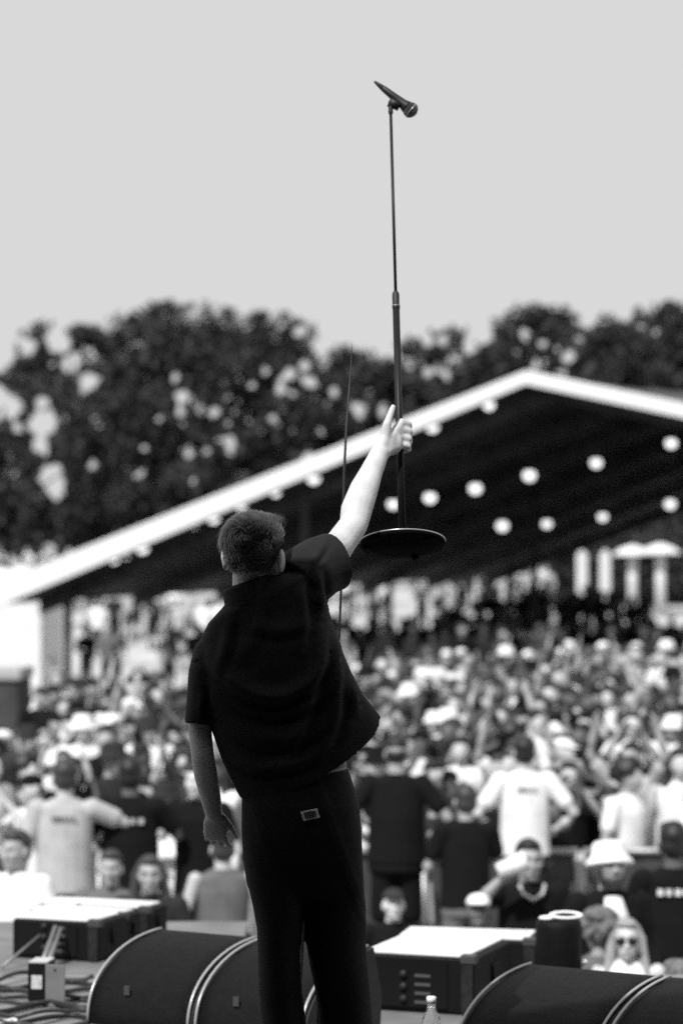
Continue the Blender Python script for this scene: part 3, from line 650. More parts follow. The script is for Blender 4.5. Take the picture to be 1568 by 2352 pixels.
# ------------------------------------------------------------------ stage gear
def wedge(px0, py0, Y, rot, w, label, dep=.5, h=.30):
    """curved-grille floor monitor; px0,py0 is the far left end of the crest"""
    c = P(px0, py0, Y); h = c.z
    t = tag(empty('stage_monitor', (c.x, c.y, 0), rot), label, 'monitor speaker', 'wedge monitors at the stage edge')
    gm = mat('grille_black', .0045, .6, .15, .3, 30, .6, 260); bm = mat('cabinet_black', .005, .6, .15, .2, 20, .3, 120); tr = mat('trim_edge', .42, .3, .6, metal=.3)
    # profile in (y, z), y negative towards the performer
    prof = []
    for k in range(15):
        a = math.pi / 2 * k / 14; prof.append((-dep * .88 * math.sin(a) ** 1.0, .085 + (h - .085) * math.cos(a) ** .85 if k < 14 else .085))
    body = [(.06, h * .55), (.06, .0), (-dep * .86, .0)]
    outl = prof[::-1]
    def ring(x, sc=0): return [Vector((x, y, z)) for (y, z) in ([(.06, 0), (.075, h * .5), (.02, h - .004)] + [(y + .006, z - .012) for (y, z) in prof[1:]] + [(-dep * .86, .0)])]
    g = Geo(); g.loft([ring(.012), ring(w - .012)]); obj('cabinet', g, bm, t)
    o = [Vector((0, y, z)) for y, z in prof]; g = Geo()
    rows = []
    for x in np.linspace(.022, w - .022, 7): rows.append([Vector((x, y, z)) for y, z in prof] + [Vector((x, y + .008, z - .012)) for y, z in prof[::-1]])
    g.loft(rows); obj('grille', g, gm, t, True)
    for x in (.011, w - .011):
        g = Geo(); g.tube([(x, y - .002, z + .004) for y, z in prof], .005, 8, hint=(1, 0, 0)); obj('trim', g, tr, t, True)
    for x in (0.0, w):
        g = Geo(); sx = .012 if x == 0 else -.012; a = ring(x); b = ring(x + sx - (.0005 if x == 0 else -.0005)); g.loft([a, b]); obj('side_panel', g, mat('side_grey', .02, .6, .35, .2, 15), t)
    g = Geo(); g.box((.02, -dep * .886, .066), (w - .02, -dep * .872, .078)); obj('lip', g, tr, t)
    g = Geo(); y, z = prof[11]; g.box((w * .35, y - .012, z), (w * .35 + .022, y - .006, z + .03)); obj('badge', g, mat('badge', .05, .5, .4), t)
    return t
wedge(366, 2134, 8.6, R(-30), .425, 'curved black wedge monitor at the left, first of the left pair')
def second(t, w, label):
    t2 = t.copy(); COL.objects.link(t2); t2.location = t.matrix_basis @ Vector((w + .008, 0, 0)); t2['label'] = label
    for c in t.children:
        q = c.copy(); COL.objects.link(q); q.parent = t2
lw = [o for o in COL.objects if o.name == 'stage_monitor'][0]
second(lw, .425, "curved black wedge monitor behind the singer's legs, second of the left pair")
rw = wedge(1212, 2214, 7.9, R(-32), .485, 'curved black wedge monitor at lower right, left one of its pair', dep=.58)
second(rw, .485, 'curved black wedge monitor cut off by the right edge')

def fill_speaker(corner, Y, rot, dims, label, base=0.0):
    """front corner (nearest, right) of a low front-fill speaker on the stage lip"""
    c = P(corner[0], corner[1], Y); w, d, _ = dims; h = c.z - base
    t = tag(empty('fill_speaker', (c.x, c.y, base), rot), label, 'speaker', 'front fill speakers on the stage lip')
    bm = mat('cabinet_black', .014); tm = mat('sunlit_top_pale', .72, .6, .3, .12, 7, .1, 40)
    g = Geo(); g.box((-w, 0, .004), (0, d, h - .012)); obj('cabinet', g, bm, t, bevel=.008)
    g = Geo(); g.box((-w + .006, .012, h - .0118), (-.03, d - .01, h)); obj('sunlit_top', g, tm, t, bevel=.004)  # pale sheet on the black cabinet: sun glare on top, put into colour
    g = Geo(); g.box((-w + .03, -.006, .02), (-.10, -.001, h - .03)); obj('connector_plate', g, mat('plate_black', .005, .5, .2), t)
    for i in range(3):
        g = Geo(); g.tube([(-w * .62, -.007, .05 + .045 * i), (-w * .62, -.016, .05 + .045 * i)], .014, 12); obj('socket', g, mat('socket', .018, .6, .3), t, True)
    for i in range(4):
        g = Geo(); g.box((-w * .52, -.010, .035 + .032 * i), (-w * .38, -.0065, .046 + .032 * i)); obj('marking', g, mat('print_pale', .07, .7, .2), t)
    g = Geo(); g.box((-.05, -.01, h - .03), (.008, .03, h + .003)); obj('corner_guard', g, mat('corner_metal', .05, .5, .4), t, bevel=.004)
    g = Geo(); g.box((-.045, -.012, .006), (-.004, -.002, h - .032)); obj('rigging_rail', g, mat('rail_grey', .015, .5, .3, .5, 30), t)
    g = Geo(); g.box((.001, d * .45, h * .35), (.01, d * .62, h * .72)); obj('handle', g, mat('handle_black', .005, .7, .2), t, bevel=.003)
    return t
fill_speaker((1088, 2196), 8.8, R(-20), (.43, .5, 0), 'low black fill speaker with sunlit top, right of the singer')
fill_speaker((1228, 2156), 9.74, R(-12), (.56, .26, 0), 'tall black pit speaker with sunlit top behind the right fill speaker', PIT)
fill_speaker((228, 2114), 10.05, R(-20), (.40, .27, 0), 'low black fill speaker with sunlit top at the lower left')
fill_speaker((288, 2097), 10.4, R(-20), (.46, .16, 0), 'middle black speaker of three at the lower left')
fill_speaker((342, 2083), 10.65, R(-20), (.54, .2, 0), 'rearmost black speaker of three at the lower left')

def small_gear():
    # black drum with white looped strap
    p = P(1282, 2235, 9.55); zt = P(1282, 2112, 9.55).z; w = 53 / F * 9.55
    t = tag(empty('lidded_drum', (p.x, p.y, 0)), 'black upright drum with white looped strap on top, behind the right monitor', 'drum')
    g = Geo(); g.tube([(0, 0, .003), (0, 0, .02), (0, 0, zt - .03), (0, 0, zt - .008), (0, 0, zt)], [w * .9, w, w, w * .97, w * .88], 28); obj('drum_body', g, mat('cabinet_black', .014), t, True)
    g = Geo(); r = w * .62; pts = [(w * .32 + r * math.cos(a), r * .55 * math.sin(a), zt + .010 + r * .13 * (1 + math.sin(a))) for a in np.linspace(0, 2 * math.pi, 25)]
    g.tube(pts, [(.012, .006)] * 25, 8, cap=False); obj('strap', g, mat('strap_white', .8, .6, .3), t, True)
    g = Geo(); g.ell((-w * .5, 0, zt + .006), (w * .36, w * .3, .010)); obj('strap_pad', g, mat('strap_white', .8), t, True)
    g = Geo(); g.tube([(w * 1.0, -.02, .07), (w * 1.12, -.03, .09), (w * 1.2, -.03, .08)], .007, 8); obj('latch', g, mat('silver', .7), t, True)
    # water bottle
    p = P(990, 2330, 7.75); t = tag(empty('water_bottle', (p.x, p.y, 0)), 'clear plastic water bottle on the stage floor between the monitors', 'bottle')
    gl = mat('bottle_plastic', .95, .06, .5, trans=.95)
    H = P(990, 2303, 7.75).z; g = Geo(); g.tube([(0, 0, .002), (0, 0, .01), (0, 0, H * .3), (0, 0, H * .34), (0, 0, H * .38), (0, 0, H * .62), (0, 0, H * .78), (0, 0, H * .9), (0, 0, H)], [.028, .032, .032, .029, .032, .033, .029, .015, .012], 24); obj('bottle_body', g, gl, t, True)
    g = Geo(); g.tube([(0, 0, H + .001), (0, 0, H + .018), (0, 0, H + .02)], [.0155, .015, .012], 20); obj('cap', g, mat('cap_white', .8, .4, .4), t, True)
    g = Geo(); g.tube([(0, 0, H * .40), (0, 0, H * .60)], .0338, 24, cap=False); obj('wrapper', g, mat('wrapper', .6, .5, .3, .5, 40), t, True)
    # power box with an upright metal plate
    p = P(85, 2275, 9.1); z1 = P(85, 2262, 9.1); t = tag(empty('power_box', (p.x, 9.1, 0), R(-8)), 'black power box with pale sticker among the cables', 'box')
    g = Geo(); g.box((-.035, 0, .003), (.04, .12, .145)); obj('box_body', g, mat('cabinet_black', .014), t, bevel=.004)
    g = Geo(); g.box((-.02, -.003, .05), (.02, -.0005, .10)); obj('sticker', g, mat('sticker', .5, .6, .3, .4, 60), t)
    g = Geo(); g.box((-.033, .005, .1453), (.038, .115, .150)); obj('lid', g, mat('lid_pale', .5, .5, .4), t)
    p = P(127, 2275, 9.0); t = tag(empty('metal_plate', (p.x, 9.0, 0), R(-12)), 'upright grey metal plate beside the power box', 'plate')
    g = Geo(); g.box((-.038, 0, .004), (.038, .006, .155)); obj('plate_sheet', g, mat('plate_grey', .16, .5, .4, .15, 12), t, bevel=.002)
    g = Geo(); g.box((-.04, -.02, .003), (.042, .05, .0038 + .012)); obj('plate_foot', g, mat('plate_grey', .16), t)
    g = Geo(); g.tube([(0, -.001, .135), (0, -.0005, .135)], .005, 12); obj('hole', g, mat('handle_black', .005), t)
    # folded stand tubes leaning on the left fill speaker
    for k, (a, b, lab) in enumerate((((95, 2185), (128, 2128), 'grey tube leaning on the left fill speaker, left one'), ((108, 2187), (140, 2133), 'grey tube leaning on the left fill speaker, right one'), ((5, 2205), (92, 2148), 'thin dark tube lying against the left fill speaker'))):
        p0 = P(a[0], a[1], 9.85); p0.z = .012; p1 = P(b[0], b[1], 10.06); g = Geo(); r = .011 if k < 2 else .006
        g.tube([p0, p0.lerp(p1, .6), p0.lerp(p1, .62), p1], [r, r, r * .8, r * .8], 10); tag(obj('stand_tube', g, mat('tube_grey', .22, .4, .5, metal=.4), None, True), lab, 'tube', 'leaning stand tubes')
    # cables on the deck
    rr = random.Random(3); cm = [mat('cable_black', .012, .5, .4), mat('cable_dark', .03, .5, .4)]
    labs = ['front', 'second', 'third', 'fourth', 'fifth', 'sixth', 'seventh', 'eighth', 'ninth', 'tenth', 'eleventh', 'rearmost']
    for k in range(12):
        Yc = 8.15 + k * .125; x0 = P(-80, 2300, Yc).x; x1 = P(215, 2300, Yc).x; n = 26; ph = rr.uniform(0, 6); am = rr.uniform(.02, .07); rad = rr.choice([.007, .009, .011])
        pts = [(x0 + (x1 - x0) * i / n, Yc + am * math.sin(ph + 5.5 * i / n) + .05 * math.sin(ph * 2 + 11 * i / n), rad + .004 + .012 * max(0, math.sin(ph + 9 * i / n)) * (k % 3)) for i in range(n + 1)]
        g = Geo(); g.tube(pts, rad, 8); tag(obj('stage_cable', g, cm[k % 2], None, True), f'black cable lying on the stage floor at lower left, {labs[k]} of twelve', 'cable', 'cables on the stage floor')
    g = Geo(); c = P(2, 2285, 8.6); c.z = .012; g.tube([c + Vector((.055 * math.cos(a), .055 * math.sin(a), .006 * math.sin(3 * a))) for a in np.linspace(0, 2 * math.pi, 30)], .008, 8, cap=False); tag(obj('cable_coil', g, mat('coil_white', .6, .5, .3), None, True), 'small pale cable loop at the left edge', 'cable')
small_gear()

# ------------------------------------------------------------------ the singer
def build_singer():
    D = 6.5
    skin = mat('singer_skin', .56, .5, .35, .08, 25, .12, 160)
    root = tag(empty('person', (P(700, 1800, D).x, D, 0)), 'singer in black shirt and black trousers seen from behind, raising a microphone stand', 'person')
    inv = Matrix.Translation(-root.location)
    def add(nm, me, m, par=root):
        o = link(nm, me, m, par)
        if par is root: me.transform(inv)
        return o
    # ---------------- body
    g = Geo()
    hc = P(585, 1276, 6.45); Mh = Matrix.Rotation(R(-20), 3, 'Z') @ Matrix.Rotation(R(4), 3, 'X') @ Matrix.Rotation(R(2), 3, 'Y')
    head_geo(g, hc, Mh, 1.0)
    g.tube([P(578, 1400, 6.47), P(578, 1350, 6.455), P(580, 1310, 6.46), P(582, 1285, 6.47)], [(.075, .065), (.052, .055), (.053, .057), (.05, .06)], 16, hint=(0, 1, 0))
    g.tube([P(690, 1850, D), P(660, 1700, D), P(620, 1520, D), P(600, 1420, D), P(580, 1370, D)], [(.13, .09), (.13, .09), (.17, .1), (.16, .08), (.07, .06)], 16, hint=(0, 1, 0))
    # raised right arm
    sh = P(700, 1330, 6.5); el = P(812, 1205, 6.76); wr = P(871, 1042, 6.93)
    up1 = sh.lerp(el, .5)
    g.limb([sh, up1, P(776, 1256, 6.66), el], [.062, .052, .043, .040], 16)
    g.limb([el, P(818, 1172, 6.795), P(835, 1125, 6.84), P(852, 1085, 6.885), wr], [.040, .0445, .041, .033, .0275], 16)
    G = P(917, 1000, 7.0)                      # where the stand is held
    top = P(897, 262, 7.30); bot = P(924, 1247, 6.93); a = (top - bot).normalized()
    G = bot + a * ((G - bot).dot(a))
    rt = Vector((1, 0, 0)); rt = (rt - a * rt.dot(a)).normalized(); fr = a.cross(rt)      # fr points away from the camera
    if fr.y < 0: fr = -fr
    pr = .0115
    # palm: wrist to knuckles across the near left of the pole
    kn = [G + a * (.036 - .0235 * j) - fr * .031 + rt * (.006 - .003 * j) for j in range(4)]
    km = (kn[1] + kn[2]) / 2
    dirp = (km - wr).normalized()
    for j in range(4): g.limb([wr + a * (.010 - .007 * j) , wr.lerp(kn[j], .5) - fr * .004, kn[j]], [.0205, .0165, .0118], 12)
    g.ell(wr.lerp(km, .55) + fr * .006, (.034, .016, .037), None)
    for j in range(4):
        s = (1.0, 1.04, 1.0, .86)[j]; b = G + a * (.034 - .0225 * j)
        g.limb([kn[j], b + rt * .028 * s - fr * .017, b + rt * .030 * s + fr * .008, b + rt * .006 + fr * .027, b - rt * .018 + fr * .020], [.0112, .0102, .0098, .009, .0078], 12)
    tb = wr.lerp(km, .30) - rt * .006 + fr * .006
    t1 = P(889, 972, 6.945); t2 = P(897, 950, 6.957); t3 = P(902, 935, 6.965)
    g.limb([wr + a * .012, tb.lerp(t1, .45), t1, t2, t3], [.022, .0185, .0125, .0102, .0085], 12)
    # lowered left arm
    shl = P(482, 1490, 6.5); ell_ = P(466, 1740, 6.47); wl_ = P(491, 1868, 6.52)
    g.limb([shl, P(464, 1600, 6.49), P(459, 1672, 6.48), ell_], [.036, .035, .032, .031], 16)
    g.limb([ell_, P(473, 1780, 6.48), P(482, 1822, 6.5), wl_], [.031, .032, .029, .024], 16)
    hand_geo(g, wl_, P(497, 1960, 6.56) - P(491, 1868, 6.50), (-.2, -1, .1), (1, 0, 0), .84, curl=.30, spread=.20, thick=.96)
    # legs
    for (hx, kx, fx, yy) in ((640, 648, 655, 6.48), (760, 775, 790, 6.53)):
        g.limb([P(hx, 1900, yy), P(kx, 2230, yy), P(fx, 2600, yy)], [.085, .055, .036], 14)
        q = P(fx, 2600, yy); g.limb([Vector((q.x, yy, .06)), Vector((q.x + .01, yy + .12, .045)), Vector((q.x + .015, yy + .2, .035))], [.045, .042, .032], 12)
    body = add('body', g.remesh('body', .0042, 5), skin)
    # ---------------- shirt
    def ring(Lp, Rp, back, front, Y=D, dzb=0.0, nn=48, sq=.8, Yr=None, rs=None):
        l = P(Lp[0], Lp[1], Y); r = P(Rp[0], Rp[1], Yr or Y); c = (l + r) / 2; h = (r - l) / 2; out = []
        for k in range(nn):
            th = 2 * math.pi * k / nn; cs, sn = math.cos(th), math.sin(th)
            x = math.copysign(abs(cs) ** (rs if rs and cs > 0 else sq), cs); y = math.copysign(abs(sn) ** sq, sn)
            out.append(c + h * x + (Vector((0, -back, dzb)) * -y if y < 0 else Vector((0, front, 0)) * y))
        return out
    g = Geo()
    outer = [ring((540, 1352), (628, 1322), .055, .06, 6.46), ring((514, 1392), (668, 1312), .075, .075, 6.47), ring((478, 1432), (712, 1318), .10, .095, 6.48), ring((458, 1475), (748, 1360), .125, .11, D),
             ring((456, 1530), (758, 1412), .14, .12, D), ring((462, 1590), (782, 1478), .145, .125, D), ring((474, 1645), (808, 1545), .14, .125, D), ring((492, 1692), (832, 1590), .135, .125, D, -.015, rs=1.0), ring((510, 1742), (852, 1618), .13, .125, D, -.035, rs=1.1), ring((546, 1804), (876, 1648), .128, .12, D, -.082, rs=1.25)]
    inner = [ring((556, 1794), (862, 1650), .114, .108, D, -.076, rs=1.25), ring((530, 1742), (840, 1628), .112, .11, D, -.02), ring((515, 1692), (818, 1602), .11, .10, D)]
    g.loft(outer + inner)
    # right sleeve, hollow at the end
    def sleeve(c, rad, rin, hint):
        n = len(c); pts = c + [c[-1].lerp(c[-2], .02), c[-1].lerp(c[-2], .5)]
        g.tube(pts, rad + [rin, rin], 24, hint)
    s0 = P(676, 1350, 6.5); s1 = P(708, 1320, 6.53); s2 = P(738, 1300, 6.565); s3 = P(770, 1288, 6.59)
    sleeve([s0, s1, s2, s3], [(.088, .095), (.088, .088), (.083, .083), (.081, .081)], (.066, .066), (0, 1, 0))
    l0 = P(512, 1466, 6.5); l00 = P(483, 1496, 6.5); l1 = P(471, 1545, 6.495); l2 = P(463, 1610, 6.485); l3 = P(457, 1664, 6.48)
    sleeve([l0, l00, l1, l2, l3], [(.022, .05), (.045, .078), (.0445, .078), (.040, .068), (.039, .066)], (.0335, .055), (0, 1, 0))
    me = g.remesh('shirt', .005, 7)
    # draped folds: ridges and valleys along lines of the cloth
    folds = [([(470, 1500), (520, 1560), (590, 1598), (660, 1602), (720, 1560), (770, 1480)], .014, 20), ([(490, 1560), (560, 1620), (640, 1640), (720, 1610), (790, 1540)], .009, 18), ([(505, 1650), (600, 1700), (700, 1690), (800, 1620)], .007, 22),
             ([(740, 1420), (735, 1520), (700, 1640), (650, 1760)], .010, 18), ([(760, 1440), (775, 1540), (770, 1660), (730, 1750)], .009, 16), ([(690, 1330), (700, 1420), (690, 1500)], .006, 14), ([(730, 1300), (735, 1370), (748, 1420)], .007, 12),
             ([(712, 1300), (716, 1370), (722, 1440)], -.005, 10), ([(600, 1380), (590, 1450), (560, 1520)], .004, 16), ([(530, 1410), (520, 1480), (500, 1560)], .005, 14), ([(800, 1560), (820, 1640)], .008, 14), ([(470, 1570), (462, 1620), (466, 1660)], .004, 8),
             ([(520, 1740), (600, 1770), (700, 1750), (760, 1700)], .007, 14), ([(650, 1370), (720, 1290), (750, 1240)], .004, 10), ([(560, 1430), (640, 1450), (720, 1430)], .004, 18)]
    nv = len(me.vertices); co = np.zeros(nv * 3); me.vertices.foreach_get('co', co); co = co.reshape(-1, 3); no = np.zeros(nv * 3); me.vertex_normals.foreach_get('vector', no); no = no.reshape(-1, 3)
    px = 784 + co[:, 0] / co[:, 1] * F; py = HOR - (co[:, 2] - CAMZ) / co[:, 1] * F
    disp = np.zeros(nv)
    for line, amp, wd in folds:
        # sample the polyline densely with smoothing
        ln = np.array(line, float); tt = np.linspace(0, len(ln) - 1, 60); sx = np.interp(tt, range(len(ln)), ln[:, 0]); sy = np.interp(tt, range(len(ln)), ln[:, 1])
        kx = np.convolve(np.pad(sx, 6, 'edge'), np.ones(13) / 13, 'valid'); ky = np.convolve(np.pad(sy, 6, 'edge'), np.ones(13) / 13, 'valid')
        dx = px[:, None] - kx[None]; dy = py[:, None] - ky[None]; d2 = dx * dx + dy * dy; i = d2.argmin(1); dist = np.sqrt(d2[np.arange(nv), i]); env = np.sin(np.pi * np.clip(i / 59, .06, .94))
        sgn = np.sign(dy[np.arange(nv), i] + .3 * dx[np.arange(nv), i]); q = dist / wd
        disp += 1.7 * amp * env * (np.exp(-q * q) - .8 * np.exp(-((q - 1.3 * 1) ** 2) * 2.2) * (sgn > 0))
    w = np.clip(-no[:, 1] * 1.5 + .3, 0, 1)
    co += no * (disp * w)[:, None]
    me.vertices.foreach_set('co', co.ravel()); me.update()
    black = mat('shirt_black', .011, .8, .25, .2, 14, .35, 420)
    add('shirt', me, black)
    # collar: a turned-down band round the neck
    g = Geo(); n = 36
    def cring(Lp, Rp, b, f, Y, dz=0): return ring(Lp, Rp, b, f, Y, dz, n, .9)
    o1 = [cring((517, 1396), (640, 1352), .083, .07, 6.462, -.012), cring((511, 1362), (630, 1326), .076, .07, 6.46, 0), cring((514, 1355), (624, 1318), .070, .066, 6.46, .002), cring((522, 1357), (617, 1322), .064, .06, 6.46, .0), cring((528, 1390), (626, 1350), .064, .06, 6.46, -.004)]
    g.loft(o1 + [o1[0]], cap=False); add('collar', g.mesh('collar'), black)
    # ---------------- trousers
    tm = mat('trouser_black', .008, .8, .2, .25, 10, .35, 350)
    g = Geo()
    rings = [ring((560, 1782), (798, 1762), .115, .105, D, 0), ring((556, 1810), (812, 1803), .125, .108, D), ring((555, 1850), (825, 1848), .14, .11, D), ring((555, 1907), (830, 1910), .145, .11, D), ring((558, 1970), (832, 1970), .135, .11, D), ring((566, 2030), (835, 2035), .11, .10, D)]
    g.loft(rings + [ring((580, 2060), (825, 2060), .09, .09, D)])
    for s in (0, 1):
        ed = ([(557, 700, 1930), (566, 706, 2020), (580, 702, 2080), (589, 694, 2130), (591, 690, 2180), (594, 692, 2270), (606, 702, 2350), (616, 706, 2480), (622, 706, 2620)], [(690, 831, 1930), (692, 835, 2020), (696, 837, 2080), (700, 839, 2130), (708, 842, 2190), (722, 849, 2260), (732, 855, 2350), (740, 862, 2480), (742, 868, 2615)])[s]
        yy = 6.48 if s == 0 else 6.53
        g.loft([ring((l, y), (r, y), .105 - .0 * y, .095, yy, 0, 28, .9) for l, r, y in ed])
    me = g.remesh('trousers', .0075, 5)
    nv = len(me.vertices); co = np.zeros(nv * 3); me.vertices.foreach_get('co', co); co = co.reshape(-1, 3); no = np.zeros(nv * 3); me.vertex_normals.foreach_get('vector', no); no = no.reshape(-1, 3)
    co += no * (.0022 * np.sin(co[:, 2] * 14 + co[:, 0] * 44) * np.clip(1 - co[:, 2], 0, 1) + .0035 * np.exp(-((np.abs(np.sin(co[:, 0] * 17 + co[:, 2] * 6 + 1.2)) - .1) / .18) ** 2))[:, None]; me.vertices.foreach_set('co', co.ravel()); me.update()
    tr = add('trousers', me, tm)
    # waistband showing under the lifted hem
    g = Geo(); b1 = [ring((556, 1800), (797, 1774), .118, .108, D, 0, 40), ring((556, 1784), (795, 1757), .116, .106, D, 0, 40), ring((564, 1784), (789, 1757), .108, .098, D, 0, 40), ring((564, 1800), (790, 1774), .110, .10, D, 0, 40)]
    g.loft(b1 + [b1[0]], cap=False); add('waistband', g.mesh('waistband'), mat('band_grey', .30, .8, .2, .1, 20))
    g = Geo(); b1 = [ring((556, 1783), (796, 1756), .119, .108, D, 0, 40), ring((556, 1776), (794, 1749), .118, .107, D, 0, 40), ring((564, 1776), (789, 1749), .106, .096, D, 0, 40), ring((564, 1783), (790, 1756), .106, .096, D, 0, 40)]
    g.loft(b1 + [b1[0]], cap=False); add('belt', g.mesh('belt'), mat('belt_black', .012, .5, .4))
    # woven patch on the back pocket
    Yp = D - .152
    def quad(pts, Y, th, m, nm, par):
        g = Geo(); q = [P(x, y, Y) for x, y in pts]; g.loft([q, [v + Vector((0, th, 0)) for v in q]]); me_ = g.mesh(nm, False)
        if par is root: me_.transform(inv)
        return link(nm, me_, m, par)
    pt = quad([(690, 1865), (728.5, 1857.5), (734, 1878), (697, 1886)], Yp, .006, mat('patch_pale', .85, .8, .2, .1, 60), 'patch', root)
    def sub(pts, nm): 
        g = Geo(); q = [P(x, y, Yp - .002) for x, y in pts]; g.loft([q, [v + Vector((0, .0015, 0)) for v in q]]); me_ = g.mesh(nm, False); me_.transform(inv); return link(nm, me_, mat('patch_dark', .03, .8, .2), pt)
    def lp(u, v):
        a_ = Vector((690, 1865)).lerp(Vector((728.5, 1857.5)), u); b_ = Vector((697, 1886)).lerp(Vector((734, 1878)), u); c_ = a_.lerp(b_, v); return (c_.x, c_.y)
    def rect(u0, u1, v0, v1): return [lp(u0, v0), lp(u1, v0), lp(u1, v1), lp(u0, v1)]
    for (u0, u1, v0, v1) in ((.16, .84, .16, .26), (.16, .24, .30, .84), (.76, .84, .30, .84), (.30, .38, .32, .72), (.43, .50, .32, .72), (.56, .63, .32, .72), (.67, .72, .32, .72), (.28, .72, .78, .86)): sub(rect(u0, u1, v0, v1), 'patch_mark')
    # shoes
    for fx, yy in ((655, 6.48), (790, 6.53)):
        q = P(fx, 2600, yy); g = Geo(); g.limb([Vector((q.x, yy - .04, .05)), Vector((q.x + .005, yy + .06, .055)), Vector((q.x + .012, yy + .16, .045)), Vector((q.x + .016, yy + .21, .038))], [.048, .05, .045, .034], 14)
        for i, v in enumerate(g.v): g.v[i] = (v[0], v[1], max(v[2], .004))
        add('shoe', g.remesh('shoe', .007, 3), mat('shoe_black', .015, .5, .4))
    # ---------------- hair: scalp cap and combed strands
    hm = mat('singer_hair', .035, .27, .8, .6, 60)
    g = Geo(); 
    def e(p, r): g.ell(hc + Mh @ Vector(p), r, Mh, 24, 16)
    e((0, -.018, .036), (.0795, .097, .078)); e((0, -.042, -.006), (.060, .060, .052)); e((0, .0, .072), (.068, .086, .040))
    me = g.remesh('hair', .004, 3)
    v = np.zeros(len(me.vertices) * 3); me.vertices.foreach_get('co', v); v = v.reshape(-1, 3); nn = np.zeros(len(v) * 3); me.vertex_normals.foreach_get('vector', nn); nn = nn.reshape(-1, 3)
    Mi = np.array(Mh.inverted()); loc = (v - np.array(hc)) @ Mi.T; ln = nn @ Mi.T
    r = np.random.default_rng(4); VV = []; FF = []
    n = 15000; idx = r.integers(0, len(v), n)
    for i in idx:
        p = loc[i] + r.normal(size=3) * .0015; q = ln[i]
        if p[2] < -.046 + .014 * r.random(): continue
        if p[1] > .055 and p[2] < .05: continue
        if abs(p[0]) > .06 and p[1] > .02 and p[2] < .0: continue
        # combed sideways round a crown whorl, lying down towards the nape
        wh = np.array([.012, -.085, .055]); rel = p - wh; sw = np.cross(q, rel); L_ = np.linalg.norm(sw) + 1e-6
        t = sw / L_ * .75 + rel / (np.linalg.norm(rel) + 1e-6) * .5 + np.array([.35 if p[2] > .02 else .12, .1, -.25 if p[2] < .05 else .05]); t = t - q * t.dot(q); t /= np.linalg.norm(t) + 1e-9
        t = t + r.normal(size=3) * .05 + q * (.05 if p[2] > .03 else .0)
        long = .034 if p[2] > .045 else (.014 if p[2] > -.0 else .007); long *= r.uniform(.6, 1.3)
        wv = .25 * math.sin(p[0] * 90 + p[2] * 60)
        side = np.cross(q, t); side /= np.linalg.norm(side) + 1e-9; w0 = r.uniform(.0007, .0014)
        a0 = p - q * .001; a1 = p + t * long * .5 + q * .002 + side * wv * long * .3; a2 = p + t * long - q * .0015 * r.random() + side * wv * long * .6
        o = len(VV); VV += [a0 - side * w0, a0 + side * w0, a1 - side * w0 * .9, a1 + side * w0 * .9, a2]; FF += [(o, o + 1, o + 3, o + 2), (o + 2, o + 3, o + 4)]
    # shrink the cap so that strands make the outline; drop it over face and nape
    b = bmesh.new(); b.from_mesh(me); dele = []
    for vv in b.verts:
        p = Vector(Mi @ np.array(vv.co - hc))
        if (p.z < -.038) or (p.y > .05 and p.z < .05) or (abs(p.x) > .05 and p.y > .02 and p.z < -.005): dele.append(vv)
    bmesh.ops.delete(b, geom=dele, context='VERTS'); b.to_mesh(me); b.free()
    cap = add('hair', me, hm)
    VV = np.array(VV) @ np.array(Mh).T + np.array(hc)
    ms = bpy.data.meshes.new('hair_strands'); ms.from_pydata([tuple(x) for x in VV], [], FF); ms.update(); ms.transform(inv)
    hs = link('hair_strands', ms, hm, cap); hs['kind'] = 'stuff'
    return top, bot, a, rt, fr
top, bot, axis, rt, fr = build_singer()

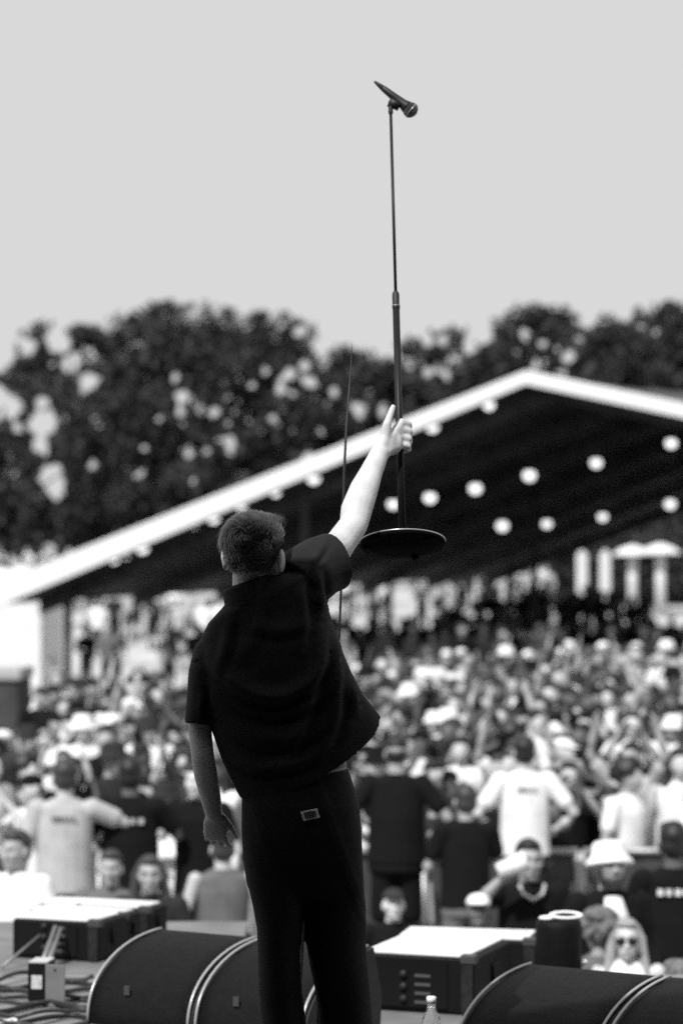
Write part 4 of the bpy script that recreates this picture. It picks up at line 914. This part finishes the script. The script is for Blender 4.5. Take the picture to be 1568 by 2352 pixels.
# ------------------------------------------------------------------ microphone stand
def build_mic():
    met = mat('stand_black', .009, .5, .25, .2, 20); rub = mat('clutch_black', .012, .55, .4); rim = mat('base_rim', .05, .3, .6)
    t = tag(empty('microphone_stand', bot), 'black round-base microphone stand held up in the air by the singer', 'microphone stand')
    def W(p): return Vector(p) - bot
    cl = bot + axis * ((P(909, 692, 7.14) - bot).dot(axis)); hl = .027
    g = Geo(); g.tube([W(bot), W(cl - axis * .02)], .0105, 16); obj('lower_tube', g, met, t, True)
    g = Geo(); g.tube([W(cl), W(top)], .0046, 12); obj('upper_rod', g, met, t, True)
    g = Geo(); q = [-.030, -.026, -.018, -.017, .015, .024, .029]; r = [.008, .0115, .0115, .0105, .0108, .0098, .006]; g.tube([W(cl + axis * k) for k in q], r, 18); obj('clutch', g, rub, t, True)
    g = Geo(); g.tube([W(cl - axis * .0195), W(cl - axis * .0165)], .0122, 18); obj('clutch_ring', g, mat('silver_dull', .3, .3, .5, metal=.5), t, True)
    g = Geo(); R0 = .1235; zs = [-.012, -.010, -.002, .003, .008, .0095]; rs = [R0 * .94, R0 * .985, R0, R0 * .995, R0 * .6, .02]; g.tube([W(bot + axis * z) for z in zs], rs, 56); b = obj('base', g, mat('base_black', .003, .8, .03), t, True)
    g = Geo(); g.tube([W(bot + axis * -.0125), W(bot + axis * -.0108)], [R0 * .78, R0 * .8], 40); obj('rubber_ring', g, mat('rubber', .003, .9, .02), b, True)
    g = Geo(); pts = [W(bot + axis * .0035 + (rt * math.cos(k) + fr * math.sin(k)) * R0 * .985) for k in np.linspace(0, 2 * math.pi, 57)]; g.tube(pts, .0026, 8, hint=axis, cap=False); obj('rim', g, mat('pale_rim', .45, .3, .6, metal=.6), b, True)  # pale metal ring round the edge of the base
    g = Geo(); g.tube([W(bot + axis * .009), W(bot + axis * .02), W(bot + axis * .03)], [.02, .017, .012], 18); obj('socket', g, mat('pale_rim', .45), b, True)
    for k in range(3):
        an = k * 2.09 + 1.2; c = W(bot + (rt * math.cos(an) + fr * math.sin(an)) * R0 * .86); g = Geo(); g.tube([c - axis * .012, c - axis * .019], [.012, .010], 12); obj('foot', g, mat('rubber', .006), b, True)
    # clip
    cp = top; g = Geo(); g.tube([W(cp - axis * .002), W(cp + axis * .004), W(cp + axis * .03), W(cp + axis * .042)], [.0045, .0072, .0064, .0068], 14); c = obj('clip', g, rub, t, True)
    Ym = top.y + .01; m0 = P(859.5, 187, Ym); m1 = P(953, 261, Ym); d = (m1 - m0).normalized(); mc = P(905, 226, Ym)
    g = Geo(); g.tube([W(cp + axis * .038), W(P(903, 231, Ym)), W(P(908, 230, Ym))], [.006, .0075, .006], 12); obj('clip_joint', g, rub, c, True)
    # the microphone itself
    mt = tag(empty('microphone', m0), 'black handheld microphone clipped to the top of the stand', 'microphone')
    def Q(s): return m0.lerp(m1, s) - m0
    ln = (m1 - m0).length
    g = Geo(); g.tube([Q(.20), Q(.22), Q(.5), Q(.70), Q(.77), Q(.80)], [.008, .0095, .0125, .0155, .019, .0195], 22); obj('handle', g, mat('mic_black', .014, .45, .4), mt, True)
    g = Geo(); g.tube([Q(-.0), Q(.04), Q(.08), Q(.19), Q(.235)], [.0035, .0045, .006, .0085, .0085], 16); obj('plug', g, mat('mic_black', .014), mt, True)
    hc = Q(.915); M = d.to_track_quat('Z', 'Y').to_matrix()
    g = Geo(); g.tube([Q(.80), Q(.85), Q(.90), Q(.95), Q(.99), Q(1.02)], [.020, .0235, .0245, .0225, .016, .006], 24); obj('grille', g, mat('mic_mesh', .05, .4, .5, .4, 400, .8, 900, metal=.4), mt, True)
    g = Geo(); g.tube([Q(.895), Q(.915)], [.0256, .0254], 28); obj('band', g, mat('silver_dull', .3), mt, True)
    g = Geo(); g.tube([W(P(893, 234, Ym)) + bot - m0, W(P(917, 244, Ym)) + bot - m0], .0155, 18); obj('clip_cradle', g, rub, mt, True)
    # microphone cable behind the singer; its tapered end puts sky glare into the shape
    pts = [(808.5, 784, 7.08), (808, 800, 7.08), (806.5, 830, 7.07), (802, 890, 7.05), (795, 985, 7.0), (790, 1085, 6.97), (788, 1200, 6.95), (785, 1300, 6.93), (782, 1380, 6.92), (779, 1460, 6.92), (760, 1620, 6.92), (745, 1800, 6.92), (735, 2100, 6.92), (728, 2400, 6.92)]
    q = [P(*p) for p in pts]; q.append(Vector((q[-1].x - .03, 6.95, .006))); q.append(Vector((q[-1].x - .4, 7.2, .006)))
    rr = [.0003, .0012, .0022, .0030, .0036, .0038] + [.0038] * (len(q) - 6)
    g = Geo(); g.tube(q, rr, 8); tag(obj('microphone_cable', g, mat('cable_black', .012), None, True), 'thin black microphone cable tapered out by sky glare beside the raised arm', 'cable')
build_mic()
